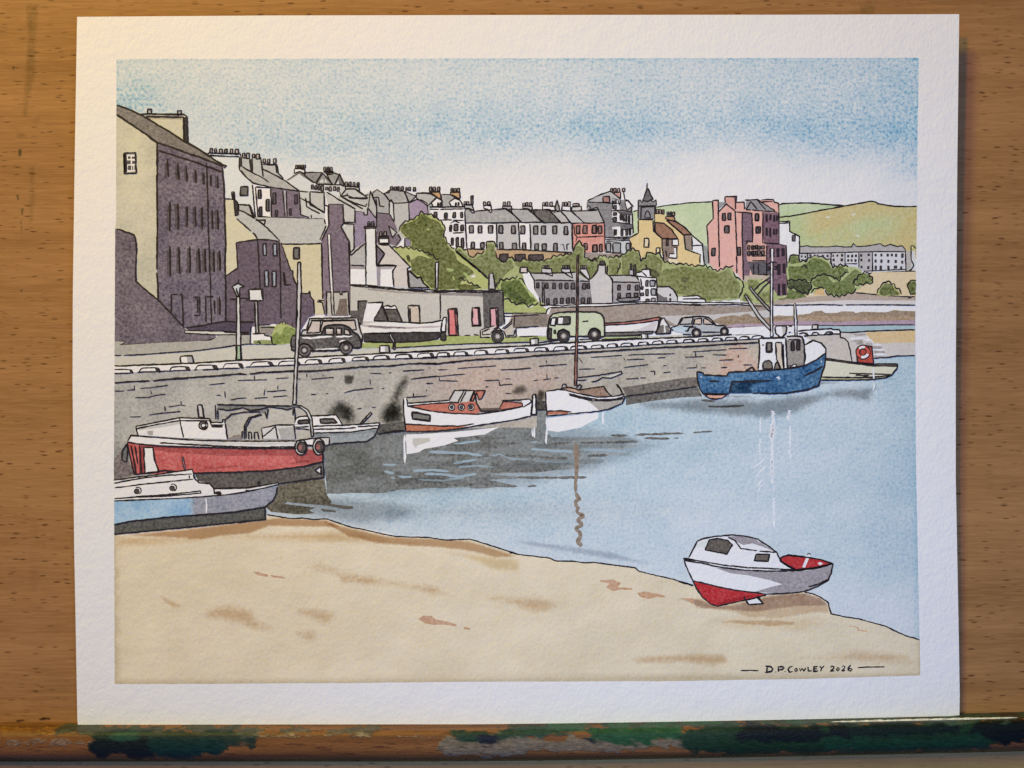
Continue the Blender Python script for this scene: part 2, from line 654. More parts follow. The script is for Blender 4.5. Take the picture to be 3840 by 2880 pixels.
def crust(x, y):                                  # x, y in photograph pixels, tilt taken out
    lay = [  # colour, box, strength
        ((0.060, 0.042, 0.026), (1900, 4300, 2690, 2738), 1.0),
        ((0.30, 0.125, 0.022), (-600, 330, 2718, 2746), 1.0),
        ((0.26, 0.20, 0.17), (80, 400, 2766, 2796), 0.55),
        ((0.055, 0.065, 0.048), (240, 900, 2716, 2752), 0.95),
        ((0.018, 0.034, 0.022), (378, 985, 2738, 2800), 1.0),
        ((0.008, 0.013, 0.010), (378, 640, 2770, 2842), 1.0),
        ((0.009, 0.034, 0.024), (600, 870, 2770, 2840), 1.0),
        ((0.020, 0.075, 0.045), (440, 540, 2738, 2772), 0.9),
        ((0.085, 0.085, 0.060), (900, 1420, 2726, 2752), 0.75),
        ((0.36, 0.27, 0.15), (1000, 1660, 2754, 2766), 0.55),
        ((0.20, 0.175, 0.125), (1652, 1980, 2752, 2834), 0.80),
        ((0.015, 0.040, 0.020), (1690, 2010, 2738, 2770), 1.0),
        ((0.19, 0.165, 0.12), (1920, 2560, 2764, 2822), 0.80),
        ((0.018, 0.052, 0.030), (1930, 2300, 2726, 2766), 1.0),
        ((0.010, 0.011, 0.014), (2165, 2235, 2764, 2792), 1.0),
        ((0.008, 0.011, 0.020), (1800, 1860, 2762, 2792), 1.0),
        ((0.016, 0.075, 0.024), (2200, 2540, 2734, 2792), 1.0),
        ((0.030, 0.095, 0.050), (2050, 3000, 2714, 2736), 0.9),
        ((0.012, 0.036, 0.014), (2520, 2800, 2738, 2840), 1.0),
        ((0.010, 0.034, 0.010), (2680, 3700, 2736, 2850), 1.0),
        ((0.003, 0.006, 0.004), (2740, 3160, 2738, 2798), 1.0),
        ((0.004, 0.010, 0.006), (3150, 3560, 2738, 2782), 0.9),
        ((0.004, 0.007, 0.003), (3600, 4300, 2738, 2818), 1.0),
        ((0.009, 0.045, 0.018), (3060, 3660, 2796, 2850), 0.9),
        ((0.050, 0.090, 0.060), (2990, 4300, 2714, 2735), 0.8),
    ]
    col, al = np.array((0.2, 0.1, 0.03)), 0.0
    for c, (x0, x1, y0, y1), s in lay:
        a = blob(x, y, x0, x1, y0, y1) * s
        if a > 0.02:
            col = col * (1 - a) + np.array(c) * a
            al = max(al, a) if a > 0.5 else max(al, a * 0.8)
    return (*col, al)


def bow(px):                                      # the old ledge is not quite straight: it rises towards the right
    return -39.0 * max(0.0, (px - 1500) / 2340.0) ** 1.5


def ledge():
    # (photograph row where the point is seen, forward of the sheet in mm)
    prof = [(2698, -4.5), (2716, -0.25), (2722, 0.7), (2730, 2.2), (2735, 3.4), (2740, 4.2), (2747, 4.9), (2758, 5.4), (2775, 5.7), (2795, 5.8), (2815, 5.7), (2830, 5.4), (2840, 4.8), (2846, 3.9), (2849, 2.6), (2851, -4.0)]
    fine = []
    for (a, b), (c, d) in zip(prof, prof[1:]):
        for k in range(3):
            fine.append((a + (c - a) * k / 3, b + (d - b) * k / 3))
    fine.append(prof[-1])
    n, v, cols = 560, [], []
    for r, fwd in fine:
        zz = fwd * 1e-3
        yy = (CY - r) * PX * (DIST - zz) / DIST
        for i in range(n + 1):
            x = -0.27 + 0.54 * i / n
            v.append((x, yy - bow(CX + x / PX) * PX, zz))
            cols.append(crust(CX + x / PX, r))
    f = []
    for j in range(len(fine) - 1):
        for i in range(n):
            a = j * (n + 1) + i
            f.append((a, a + n + 1, a + n + 2, a + 1))
    o = mesh_obj('ledge', v, f, M_LEDGE, easel, cols)
    for p in o.data.polygons:
        p.use_smooth = True
    # lower rail, set back under the ledge
    y0, y1, v, f, n = (CY - 2847) * PX, (CY - 4400) * PX, [], [], 60
    for i in range(n + 1):
        x = -0.3 + 0.6 * i / n
        b = -bow(CX + x / PX) * PX
        v += [(x, y0 + b, -0.004), (x, y0 + b, 0.0015), (x, y1 + b, 0.0015), (x, y1 + b, -0.004)]
    for i in range(n):
        a = 4 * i
        f += [(a + k, a + (k + 1) % 4, a + 4 + (k + 1) % 4, a + 4 + k) for k in range(4)]
    plain('lower_rail', v, f, M_RAIL, easel)
    # bead of dried white paint along the right of the ledge
    m, nt = new_mat('dried_white_paint')
    vv = sheet_vec(nt, easel)
    surface(nt, ramp(nt, noise_tex(nt, vv, 500, 3, 0.6), [(0.35, (0.45, 0.43, 0.36)), (0.55, (0.72, 0.70, 0.62))]), 0.5, None, 0.4)
    v, f, k = [], [], 8
    xs = np.arange(3105, 3800, 7.0)
    for i, px in enumerate(xs):
        t = i / (len(xs) - 1)
        py = 2708 - 16 * t + 2.5 * noise.noise(Vector((px / 60, 1.3, 0)))
        rad = (5.0 + 2.6 * noise.noise(Vector((px / 17, 4.3, 0)))) * min(1, 6 * t + 0.25, 8 * (1 - t) + 0.2) * PX
        for j in range(k):
            an = 2 * math.pi * j / k
            v.append(((px - CX) * PX, (CY - py) * PX * (DIST - 0.0023) / DIST + rad * 0.9 * math.cos(an), 0.0023 + rad * 0.9 * math.sin(an)))
    for i in range(len(xs) - 1):
        for j in range(k):
            a, b = i * k + j, i * k + (j + 1) % k
            f.append((a, b, b + k, a + k))
    plain('dried_paint_bead', v, f, m, easel)


ledge()


def board_stain(s, c, a, soft, name='paint_stain'):
    o = glaze(name, s, c, a, soft, parent=easel, rough=2.5)
    for vert in o.data.vertices:
        co = vert.co
        z = board_z(co.y) + 0.00006
        vert.co = (co.x, co.y, z)


frame('X')
board_stain('38,-30 100,-30 92,120 88,260 70,330 58,420 30,420 40,250 48,100', (0.62, 0.66, 0.62), 0.60, 16)
board_stain('56,600 92,595 96,720 90,820 60,830 62,700', (0.68, 0.71, 0.66), 0.55, 18)
board_stain('60,420 110,400 112,440 70,450', (0.72, 0.72, 0.68), 0.5, 14)
board_stain('10,470 60,480 56,500 14,496', (0.62, 0.68, 0.66), 0.5, 9)
for st in ('22,536 36,532 38,556 30,572 20,560', '14,712 30,710 30,734 18,736', '34,764 50,760 48,790 36,794', '34,806 44,804 42,864 34,862', '36,1076 48,1074 46,1090 38,1090', '-6,215 4,214 4,232 -6,232'):
    board_stain(st, (0.22, 0.34, 0.40), 0.8, 5, 'paint_drip')
board_stain('3256,-30 3330,-30 3322,40 3290,60 3262,40', (0.62, 0.70, 0.66), 0.6, 16)
board_stain('80,1950 130,1950 128,2250 80,2240', (0.84, 0.84, 0.80), 0.5, 30)
for st in ('128,2706 150,2700 176,2704 172,2712 134,2714', '40,2712 70,2706 84,2714 50,2720', '104,2708 112,2706 112,2716 104,2716'):
    board_stain(st, (0.10, 0.09, 0.10), 0.9, 4, 'paint_fleck')

# ------------------------------------------------------------------ the sheet of paper
SHEET = '289,63 1000,58 2000,56 3000,55 3597,53 3594,300 3590,607 3586,1100 3584,1440 3584,1787 3589,2048 3594,2308 3599,2600 3598,2682 3560,2686 3300,2692 2880,2707 2500,2713 1920,2716 960,2717 330,2718 292,2719 290,2700 283,2308 278,2048 272,1440 273,1100 280,607'
frame('X')


def sheet():
    q = pts(SHEET)
    n = len(q)
    v = [to3(p, 0) for p in q] + [to3(p, -0.0004) for p in q]
    f = [tuple(range(n - 1, -1, -1)), tuple(range(n, 2 * n))]
    f += [(i, (i + 1) % n, n + (i + 1) % n, n + i) for i in range(n)]
    mesh_obj('paper_sheet', v, f, M_PAPER, painting)


sheet()

# ------------------------------------------------------------------ sky wash
def lerp3(a, b, t):
    t = max(0.0, min(1.0, t))
    return tuple(a[k] + (b[k] - a[k]) * t for k in range(3))


def sstep(a, b, x):
    t = max(0.0, min(1.0, (x - a) / (b - a)))
    return t * t * (3 - 2 * t)


WT = (PAPER, PAPER, PAPER)


def sky(x, y):
    n = fbm(x, y * 1.6, 420, 1.1)
    n2 = fbm(x, y, 130, 4.7)
    hor = 650 + 40 * n - 25 * sstep(1500, 3000, x) + 30 * sstep(1800, 900, x)
    fade = 0.06 + 0.94 * (1 - sstep(hor - 190, hor + 110, y))
    band = math.exp(-((y - 490 - 30 * n) / 95.0) ** 2) * sstep(500, 1500, x)
    b = fade * (0.48 + 0.15 * sstep(1500, 3300, x) + 0.06 * n + 0.03 * n2) + band * (0.27 + 0.08 * n2 + 0.06 * n)
    b += 0.45 * math.exp(-((x - 500) / 130.0) ** 2 - ((y - 380) / 80.0) ** 2)
    b += 0.30 * sstep(3230, 3440, x) * (1 - sstep(760, 1000, y)) * (0.7 + 0.6 * n2)
    b += 0.14 * math.exp(-((x - 1450) / 300.0) ** 2 - ((y - 640) / 90.0) ** 2)
    edge = min(x - 436, 3444 - x, y - 219)
    b += 0.22 * math.exp(-max(edge, 0) / 5.0)
    b = max(0.02, min(1.15, b))
    return (*(PAPER * (1 - b * k) for k in (0.57, 0.335, 0.17)), 0.75 + 0.5 * min(b, 0.7))


element('painted_sky', 'pale blue mottled sky wash fading towards the rooftops')
fill('sky_wash', '437,222 1200,220 2300,218 3446,217 3441,500 3439,800 3437,1010 3000,1010 2000,1000 1200,1000 434,900 436,500', None, fn=sky, step=15, rough=1.4)
# ------------------------------------------------------------------ far hills
def hill_right(x, y):
    n, n2 = fbm(x, y, 150, 2.2), fbm(x, y, 60, 5.2)
    t = sstep(2990, 3330, x + 130 * n) * (0.72 + 0.28 * n2)
    t = max(t, 0.75 * sstep(40, 0, y - (900 - (x - 2930) * 0.30)) * sstep(2980, 3080, x))
    t -= 0.55 * math.exp(-((x - 3290) / 90.0) ** 2 - ((y - 850) / 50.0) ** 2)
    return (*lerp3((0.49, 0.57, 0.30), (0.62, 0.49, 0.22), t), 0.4)


def hill_green(x, y):
    n = fbm(x, y, 120, 7.2)
    return (*lerp3((0.46, 0.59, 0.33), (0.60, 0.68, 0.45), 0.5 + 0.8 * n + 0.002 * (y - 800)), 0.35)


frame('F')
element('painted_hill', 'green hill rising behind the clock tower')
fill('hill_wash', 'E:590,672 760,635 900,612 1160,578 1400,552 1640,542 1640,1500 600,1100', None, fn=hill_green, step=24)
ink('E:905,612 1000,595 1160,575 1280,560 1400,552 1640,540; E:600,668 665,655', w=5)
element('painted_hill', 'far green ridge behind the ochre hill')
fill('hill_wash', '350,300 430,285 700,280 900,290 1200,320 900,480 350,470', None, fn=hill_green, step=24)
ink('350,308 400,288 560,282 780,283 950,298 1080,310 1220,318', w=6)
element('painted_hill', 'ochre and green hill behind the far terrace')
fill('hill_wash', '355,462 600,432 850,385 1200,320 1440,278 1560,258 1620,285 1800,318 1980,330 2138,325 2130,900 2126,1010 1200,1000 355,1000', None, fn=hill_right, step=20)
ink('355,464 500,452 640,425 850,385 1030,352 1200,320 1330,298 1440,278 1500,262 1560,258 1600,268 1640,290 1720,306 1850,322 1980,330 2136,325', w=6)
stroke_paint('highlight', '955,465 1005,462;1290,438 1340,420;1350,700 1390,715', 6, mat=M_WHITE)

GL, GM, GD = (168, 168, 108), (116, 118, 64), (84, 84, 50)


def tree(label, s, inner=(), dark=(), line=None, lt=GL, md=GM, dk=GD, amp=7.0, name='painted_tree'):
    element(name, label)
    o = bushy(s, amp)
    fill('foliage_light', o, lt, gran=0.35)
    for k in inner:
        fill('foliage_mid', smooth(bushy(k, amp * 0.9, 15), 2, True), md, gran=0.55)
    for k in dark:
        fill('foliage_dark', smooth(bushy(k, amp * 0.7, 13), 2, True), dk, gran=0.5)
    if line:
        for part in line.split(';'):
            p = resample(pts(part), 10)
            q = []
            for i, (x, y) in enumerate(p):
                k = (6.5 if i % 2 else -2.0) * (0.5 + random.random() * 0.8)
                q.append((x + random.uniform(-1.5, 1.5), y - k))
            state['lines'].append((smooth(q, 2), 5.6))


# ------------------------------------------------------------------ far white terrace
element('painted_terrace', 'long white far terrace with grey roof below the ochre hill')
fill('wall', '615,930 2000,905 2110,905 2126,1180 2000,1180 1500,1195 615,1100', (205, 206, 212), gran=0.2)
fill('roof', '620,850 720,835 760,848 980,850 1100,838 1180,850 1290,850 1315,805 1350,845 1480,840 1590,822 1660,808 1720,845 1790,815 1880,845 1950,835 1985,885 1990,912 1600,912 1400,915 1050,925 620,935', (172, 168, 168), o=1, w=4.5)
for q, c in (('620,935 720,932 720,1080 620,1080', (196, 194, 196)), ('720,932 1025,922 1025,1100 720,1080', (190, 187, 190)), ('1025,920 1205,918 1205,1140 1025,1140', (198, 195, 197)), ('1385,915 1560,912 1560,1170 1385,1160', (180, 176, 178))):
    fill('house_front', q, c, gran=0.25)
fill('garden_wall', '1995,905 2060,905 2070,1170 2000,1165', (176, 174, 172))
ink('720,930 720,1010; 1025,920 1025,1080; 1205,918 1205,1090; 1385,915 1385,1120; 1560,912 1562,1160; 1985,885 1998,1180; 1450,1165 1560,1160 1990,1140; 1500,1195 1700,1185 2000,1165 2120,1168; 1215,1070 1365,1066; 2060,830 2062,1010 2095,1085 2070,1140 2030,1165 2080,1168; 2065,835 2085,830 2122,872', w=4.6)
windows('635,960,652,985 682,965,700,990 640,1010,655,1035 684,1010,700,1035 745,950,768,975 800,955,825,975 840,955,860,975 910,955,930,980 970,955,990,980 1045,950,1060,980 1095,950,1115,975 1155,945,1180,975 1045,1005,1070,1035 1150,1000,1178,1035 1055,1065,1070,1090 1235,955,1258,985 1285,950,1310,985 1335,950,1358,980 1235,1010,1258,1040 1280,1010,1300,1040 1330,1010,1352,1040 1400,945,1425,975 1498,940,1525,965 1405,1005,1428,1035 1505,1010,1528,1040 1408,1095,1428,1125 1495,1100,1518,1135 1590,940,1612,970 1665,940,1688,972 1745,940,1770,972 1800,940,1822,970 1855,940,1878,975 1935,935,1962,990 1590,1015,1612,1050 1665,1015,1688,1055 1755,1020,1778,1055 1850,1020,1875,1055 1935,1030,1958,1065 1592,1095,1615,1145 1655,1095,1682,1145 1755,1095,1780,1140 1840,1095,1878,1130 1922,1105,1945,1135', (62, 58, 62), w=2.0)

# ------------------------------------------------------------------ bank and lower shore on the right
element('painted_bank', 'sandy bank and long sea wall below the far trees')
fill('grass_bank', '450,1480 1340,1440 1560,1180 2126,1170 2122,1500 1700,1520 700,1560 300,1540', (214, 196, 160), gran=0.3)
fill('sea_wall', '-300,1680 0,1590 300,1540 800,1490 1330,1450 1700,1478 2000,1495 2122,1490 2118,1605 1200,1605 560,1590 270,1610 0,1690', (176, 160, 148))
fill('pale_wall', '270,1610 560,1575 1200,1540 2118,1545 2118,1605 1200,1605', (206, 202, 204))
ink('1340,1445 1500,1458 1700,1478 1850,1488 2010,1495 2060,1500 2110,1492; 2015,1515 2060,1510', w=5)

# ------------------------------------------------------------------ tall pink house
element('painted_house', 'tall pink gabled house among the trees')
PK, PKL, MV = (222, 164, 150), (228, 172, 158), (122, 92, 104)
fill('wall', 'E:1555,850 1645,765 1630,525 1705,520 1705,670 1810,570 1925,665 1925,560 2040,545 2050,640 2160,545 2212,520 F:60,232 115,245 130,238 275,235 290,270 340,285 350,800 350,820 F:190,1020 190,1420 60,1480 E:2020,1560 1940,1470 1890,1440 1700,1440 1580,1340 1570,1000', PKL, gran=0.3)
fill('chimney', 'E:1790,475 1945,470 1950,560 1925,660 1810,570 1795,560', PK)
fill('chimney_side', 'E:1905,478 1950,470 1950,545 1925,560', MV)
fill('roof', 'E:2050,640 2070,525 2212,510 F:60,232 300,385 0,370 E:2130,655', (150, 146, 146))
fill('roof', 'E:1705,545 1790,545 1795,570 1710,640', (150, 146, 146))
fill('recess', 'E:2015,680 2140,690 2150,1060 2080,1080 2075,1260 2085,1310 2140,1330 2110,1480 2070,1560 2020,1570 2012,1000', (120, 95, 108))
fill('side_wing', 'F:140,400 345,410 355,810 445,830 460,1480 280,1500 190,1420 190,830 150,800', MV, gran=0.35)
fill('bay_window', 'E:2070,1080 2212,1070 F:180,830 180,970 180,1030 0,1030 E:2085,1300', (214, 166, 148))
fill('bay_base', 'F:-50,1040 190,1040 240,1130 230,1215 110,1215 0,1210', (90, 86, 92))
fill('bay_plinth', 'F:-100,1225 235,1215 110,1290 0,1250 -60,1330 -130,1300', (186, 170, 150))
ink('E:1640,765 1555,850 1570,1000 1575,1200 1580,1340; E:1630,525 1640,765; E:1630,525 1705,520 1705,670 1710,900 1715,1100 1720,1390; E:1710,668 1810,570 1925,665 1935,900 1945,1150 1945,1470; E:1790,475 1945,470 1925,560 1930,640; E:1790,475 1798,560; E:1930,550 2040,545 2045,640; E:1925,675 2060,680 2140,690 2150,900 2150,1060 2075,1045 2080,1100; E:2015,690 2015,1000 2025,1300 2030,1560; E:2130,650 2065,645 2130,540 2212,640; E:2050,520 2212,512 F:60,232 300,385', w=5.6)
ink('F:115,245 130,238 275,235 290,270 345,285 350,500 355,810 440,830 455,1100 460,1480; F:140,400 140,800 350,810; F:190,830 190,1040 190,1300; F:0,1030 180,1030; F:0,970 180,965; F:0,372 150,385 330,400; F:60,235 180,370; F:120,265 270,265; F:0,1250 130,1250 115,1300; F:20,1060 20,1210; F:80,1060 85,1210 210,1212', w=5.2)
windows('40,420,85,510 50,590,110,670', (120, 95, 85), w=5)
frame('E')
windows('1760,690,1800,780 1830,685,1870,775 1785,855,1845,945 1620,1145,1665,1240 1955,1130,1995,1235 2185,700,2230,780 2195,880,2230,950', (100, 90, 90), w=6)
windows('2085,1110,2115,1160 2135,1110,2165,1160 2185,1105,2215,1155 2085,1180,2115,1240 2135,1180,2165,1235 2185,1175,2215,1230', (120, 104, 98), w=4.5, name='pane')
frame('F')
windows('5,840,45,880 65,840,105,880 120,838,160,878 5,905,45,950 65,900,105,950 120,900,160,950', (120, 104, 98), w=4.5, name='pane')
windows('180,430,200,520 230,430,248,500 280,440,295,525 315,445,330,515 180,600,200,700 228,605,243,715 275,620,292,690 308,620,325,690 230,870,285,985 320,870,350,980 385,870,420,965 330,1075,365,1210 400,1070,430,1190 335,1330,360,1475 395,1330,430,1475', (52, 40, 50), w=3.5)

element('painted_house', 'white gable house tucked behind the tall pink house')
fill('wall', '358,525 485,520 490,650 615,715 620,1000 480,1000 470,1090 450,830 358,810', 'W')
ink('358,545 480,538; 355,525 487,520 488,650 612,712 615,850 612,1000', w=5.5)
windows('520,700,560,775', (110, 100, 100), w=5)

# ------------------------------------------------------------------ trees right
tree('dark green trees in front of the far terrace, right of the pink house',
     '480,1000 540,945 610,985 640,1050 720,1030 760,985 880,985 990,1010 1040,1130 1150,1085 1260,1110 1330,1105 1440,1180 1540,1220 1560,1310 1430,1350 1340,1430 1240,1460 1120,1490 980,1465 950,1400 850,1390 790,1440 680,1475 450,1480 300,1540 280,1500 460,1480 460,1090',
     ('490,1010 545,960 600,1000 610,1060 500,1080', '720,1060 780,1000 880,1000 990,1060 1040,1150 1150,1110 1250,1140 1180,1220 1100,1280 980,1230 880,1220 760,1290 660,1290 480,1280 480,1100 640,1100', '780,1320 880,1230 960,1240 1050,1310 1170,1290 1270,1210 1330,1140 1430,1220 1330,1300 1330,1420 1120,1480 990,1450 940,1390 830,1370', '1380,1240 1450,1195 1530,1240 1550,1300 1440,1330 1350,1330', '480,1400 600,1440 700,1490 460,1530 340,1530 460,1480'),
     ('470,1290 660,1290 760,1340 740,1440 640,1460 540,1400 470,1390',),
     '480,1050 500,985 550,950 600,980 620,1045 700,1040 750,985 800,985;860,985 960,1005 1010,1020 1040,1120 1140,1090 1250,1105;760,1320 780,1270 880,1215 975,1215 1060,1250 1130,1290 1170,1220 1250,1170;460,1280 560,1285 650,1280 760,1330 770,1390 720,1470 620,1440 540,1390 470,1395;1310,1330 1380,1230 1460,1180;1470,1180 1560,1250 1560,1320 1440,1340 1330,1350;950,1400 960,1460 1060,1490 1130,1495 1240,1465 1330,1440 1350,1380;640,1110 710,1110 720,1140;770,1440 850,1385 940,1390', lt=(168, 180, 122), md=(104, 116, 66), dk=(78, 86, 56))
fill('sandy_gap', '790,1470 850,1395 930,1400 950,1470', (212, 176, 124))
tree('round bush on the sandy bank', '1620,1460 1680,1350 1740,1310 1810,1330 1860,1380 1930,1450 1920,1480 1700,1485', ('1640,1450 1690,1360 1740,1330 1810,1350 1850,1400 1910,1450 1890,1475 1700,1475',), (), '1620,1450 1660,1370 1730,1305 1810,1330 1870,1380 1935,1460', md=(98, 108, 62), name='painted_bush')
tree('cropped bush at the far edge of the sandy bank', '2010,1330 2060,1290 2122,1285 2120,1470 2070,1460 2030,1400', ('2020,1330 2060,1305 2118,1300 2116,1460 2070,1450 2040,1400',), (), '2122,1285 2060,1295 2010,1340 2030,1400 2060,1460 2115,1470', md=(98, 108, 62), name='painted_bush')

# ------------------------------------------------------------------ clock tower and yellow house
frame('E')
element('painted_tower', 'grey battlemented church tower with a pointed spire')
fill('shaft', '665,590 895,585 890,770 865,770 860,790 680,790 668,765', (142, 136, 136))
fill('battlement', '668,520 700,518 715,548 740,525 790,540 830,520 860,540 900,515 905,580 890,592 668,600', (138, 132, 130), o=1, w=5)
fill('spire', '722,525 760,430 782,370 800,375 830,450 860,510 830,520 790,540', (112, 106, 104), o=1, w=5.5)
ink('665,595 668,765; 895,585 895,760; 782,370 782,300; 700,760 708,615 880,600 880,760; 755,750 760,690 785,655 815,690 825,745 760,750; 670,770 865,765; 680,782 860,778', w=5.2)
element('painted_house', 'yellow house with red-brown roofs below the church tower')
YE, BR = (228, 198, 138), (156, 112, 88)
fill('wall', '670,780 865,785 860,920 970,1010 985,1240 960,1260 900,1220 800,1230 720,1300 690,1220 640,1170 575,1160 560,1010 670,945', YE)
fill('wall', '885,705 1020,700 1030,780 1250,970 1290,1160 1480,1230 1470,1350 1440,1390 1180,1360 1170,1275 1190,1020 1150,1000 1000,820 890,810', YE)
fill('roof', '890,810 1000,820 1100,900 1180,1020 980,1020 900,950 885,920', BR, o=1, w=5.5)
fill('chimney', '1025,735 1130,730 1150,800 1060,770 1020,760', (190, 140, 104), o=1, w=5)
fill('roof', '1040,780 1150,790 1270,870 1360,965 1250,970 1130,860', BR, o=1, w=5.5)
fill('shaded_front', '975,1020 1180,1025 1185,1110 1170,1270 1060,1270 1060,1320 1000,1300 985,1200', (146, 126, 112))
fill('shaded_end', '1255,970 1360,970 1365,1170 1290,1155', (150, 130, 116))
fill('white_gable', '1365,990 1500,1090 1520,1350 1480,1360 1480,1230 1365,1175', 'W')
fill('low_wall', '1060,1275 1170,1275 1190,1340 1080,1350', (232, 214, 176))
fill('lean_to', '1500,1100 1560,1120 1575,1340 1520,1350', (150, 152, 148))
fill('white_wall', '930,1150 985,1240 1000,1300 940,1250', 'W')
ink('670,945 668,780; 860,785 865,920 970,1010 980,1150 1000,1290; 880,770 880,915; 560,1010 600,985 670,945; 1030,780 1250,965; 1360,970 1500,1090 1510,1200 1525,1350; 1365,990 1365,1110 1500,1105; 1365,1110 1370,1170; 1260,970 1280,1155 1480,1230 1465,1260 1470,1340; 980,1020 1185,1025 1190,1110 1110,1110 1110,1030; 1060,1270 1170,1275 1165,1130 1130,1135; 1060,1250 1075,1215 1140,1215; 1025,1170 1040,1260; 1150,800 1270,870 1360,965; 885,810 1000,820', w=5.4)
windows('905,640,930,695 942,640,965,695 978,645,1002,700 1040,675,1062,720 1078,670,1098,720 1112,675,1140,720', (180, 150, 130), w=5, name='chimney_pot')
windows('745,1015,805,1130 900,1140,950,1215', (232, 214, 176), w=6)
windows('1030,1030,1055,1110', (90, 76, 70), w=4.5)
fill('window_light', '1115,1030 1180,1030 1185,1110 1115,1105', 'W')
fill('window_light', '1130,1140 1165,1140 1165,1270 1075,1260 1080,1220 1140,1215', 'W')

# ------------------------------------------------------------------ grey corner hotel
element('painted_hotel', 'grey corner hotel with bay windows and many chimney pots')
GR = (140, 134, 132)
fill('wall', '0,545 220,560 330,520 420,520 490,515 540,525 600,600 590,680 590,800 600,960 560,1010 240,1000 230,900 150,640 0,640', GR, gran=0.45)
fill('roof', '10,530 130,470 300,405 345,430 430,500 440,560 320,560 210,550 20,545', (190, 184, 178), o=1, w=5)
fill('chimney_stack', '210,475 295,470 300,550 215,550', (176, 124, 112), o=1, w=6)
fill('chimney_stack', '335,425 440,415 440,500 420,490', (206, 154, 142), o=1, w=5)
fill('chimney_stack', '440,410 490,405 495,515 440,510', 'W', o=0)
fill('bay_front', '335,510 420,515 430,700 580,720 580,830 430,820 330,800', 'W')
fill('bay_front', '330,870 430,860 440,910 590,890 590,980 360,995', 'W')
fill('dormer', '495,540 530,525 590,600 520,650', 'W', o=1, w=5.5)
fill('shade', '380,660 580,680 590,720 430,700', (100, 94, 96), gran=0.4)
fill('shade', '430,820 590,830 590,890 440,880', (104, 98, 100), gran=0.4)
fill('shopfront', '235,1000 560,1010 565,1160 480,1215 240,1195', (206, 204, 202))
ink('0,620 15,590 40,600 60,640 130,610 150,640 160,710; 330,510 360,505 410,520 425,590; 335,520 340,640; 440,410 440,500; 475,400 495,515; 490,515 540,525 605,605; 580,600 580,680; 320,660 450,650 590,675; 590,680 595,800 605,950; 330,800 580,830; 440,910 590,890; 355,890 360,990; 230,825 235,1195; 240,1005 560,1005; 235,1030 560,1020; 250,1055 560,1040; 545,1030 575,1080 575,1160; 240,1195 480,1215', w=5.2)
windows('345,530,385,570 348,590,385,635 345,680,388,715 340,745,385,795 435,700,455,775 470,700,488,790 505,705,520,805 540,710,558,815 445,890,470,980 505,895,530,975 550,890,570,970 365,900,385,970', (92, 86, 86), w=5)
windows('255,1075,310,1190 340,1075,440,1205 510,1080,560,1170', (164, 162, 160), w=5.5)
windows('310,370,335,410 350,370,380,412 398,368,430,415 460,368,495,410', (190, 160, 150), w=5, name='chimney_pot')

# ------------------------------------------------------------------ pink terrace end
element('painted_house', 'salmon pink terrace house at the end of the white row')
fill('wall', '-320,825 0,825 220,825 232,1195 0,1200 -60,1200 -320,1180', (226, 150, 132))
fill('roof', 'D:1880,800 2090,795 2212,790 E:20,640 150,645 230,815 0,820 D:2030,955 1960,880', (186, 178, 170), o=1, w=5.5)
ink('0,998 110,990 220,985; D:1950,1140 2212,1130; D:1910,985 1915,1090 1950,1140 1930,1200; D:1890,960 1895,1330', w=4.6)
windows('70,850,120,950 150,855,195,950 80,1100,130,1190 165,1095,200,1190', (150, 112, 100), w=6)
frame('D')
windows('1940,990,1985,1095 2025,990,2080,1090 2145,985,2200,1090 2040,1220,2080,1300 2150,1240,2210,1330', (150, 112, 100), w=6)
# ------------------------------------------------------------------ white terrace row along the cliff (frame D)
frame('D')
RF, RFD = (176, 168, 158), (104, 96, 88)
element('painted_terrace', 'white and pale grey terrace row above the ochre retaining wall')
fill('wall', '495,955 905,955 910,1290 505,1290', 'W')
fill('wall', '905,955 1190,955 1205,1300 912,1300', (205, 196, 186))
fill('wall', '1190,955 1340,955 1345,1305 1205,1300', 'W')
fill('wall', '1340,955 1880,965 1890,1330 1345,1305', (204, 198, 192))
fill('roof', '495,780 550,768 620,800 1020,770 1130,850 1230,945 900,955 500,955', RF, o=1, w=5.5, gran=0.45)
fill('roof', '1060,775 1230,775 1310,780 1400,850 1510,945 1230,950 1130,850', (180, 173, 163), o=1, w=5.5, gran=0.45)
fill('roof', '1370,785 1580,785 1660,860 1740,950 1510,955 1410,860', RFD, o=1, w=5.5, gran=0.5)
fill('roof', '1590,790 1730,800 1800,870 1860,950 1740,955 1660,860', (196, 188, 178), o=1, w=5.5)
fill('roof', '1735,795 1870,800 1960,880 2040,955 1870,960 1800,870', (200, 192, 184), o=1, w=5.5)
for q, c in (('490,720 590,720 620,820 590,825 545,765 490,765', (196, 188, 178)), ('735,735 830,720 845,810 830,820 790,780 740,765', 'W'), ('985,735 1100,740 1105,830 1040,770 985,765', (190, 180, 170)), ('1245,735 1365,740 1365,800 1310,770 1245,765', (196, 186, 178)), ('1500,735 1660,740 1665,820 1590,780 1500,780', 'W'), ('1660,770 1690,655 1730,800 1690,810', (160, 152, 146)), ('1750,735 1860,735 1870,800 1750,790', 'W'), ('1880,745 2000,740 2010,795 1880,800', (214, 202, 194))):
    fill('chimney_stack', q, c, o=1, w=5.5)
windows('485,680,510,715 520,678,548,720 735,682,765,725 785,680,820,730 990,685,1020,730 1045,680,1080,735 1245,695,1275,735 1285,690,1310,735 1335,690,1362,740 1505,690,1530,735 1545,685,1570,735 1595,685,1630,735 1755,685,1780,735 1790,685,1815,735 1830,680,1862,735 1895,705,1975,735', (190, 170, 160), w=5, name='chimney_pot')
fill('chimney_stack', '570,605 600,605 600,720 575,720', (130, 122, 114), o=1, w=6)
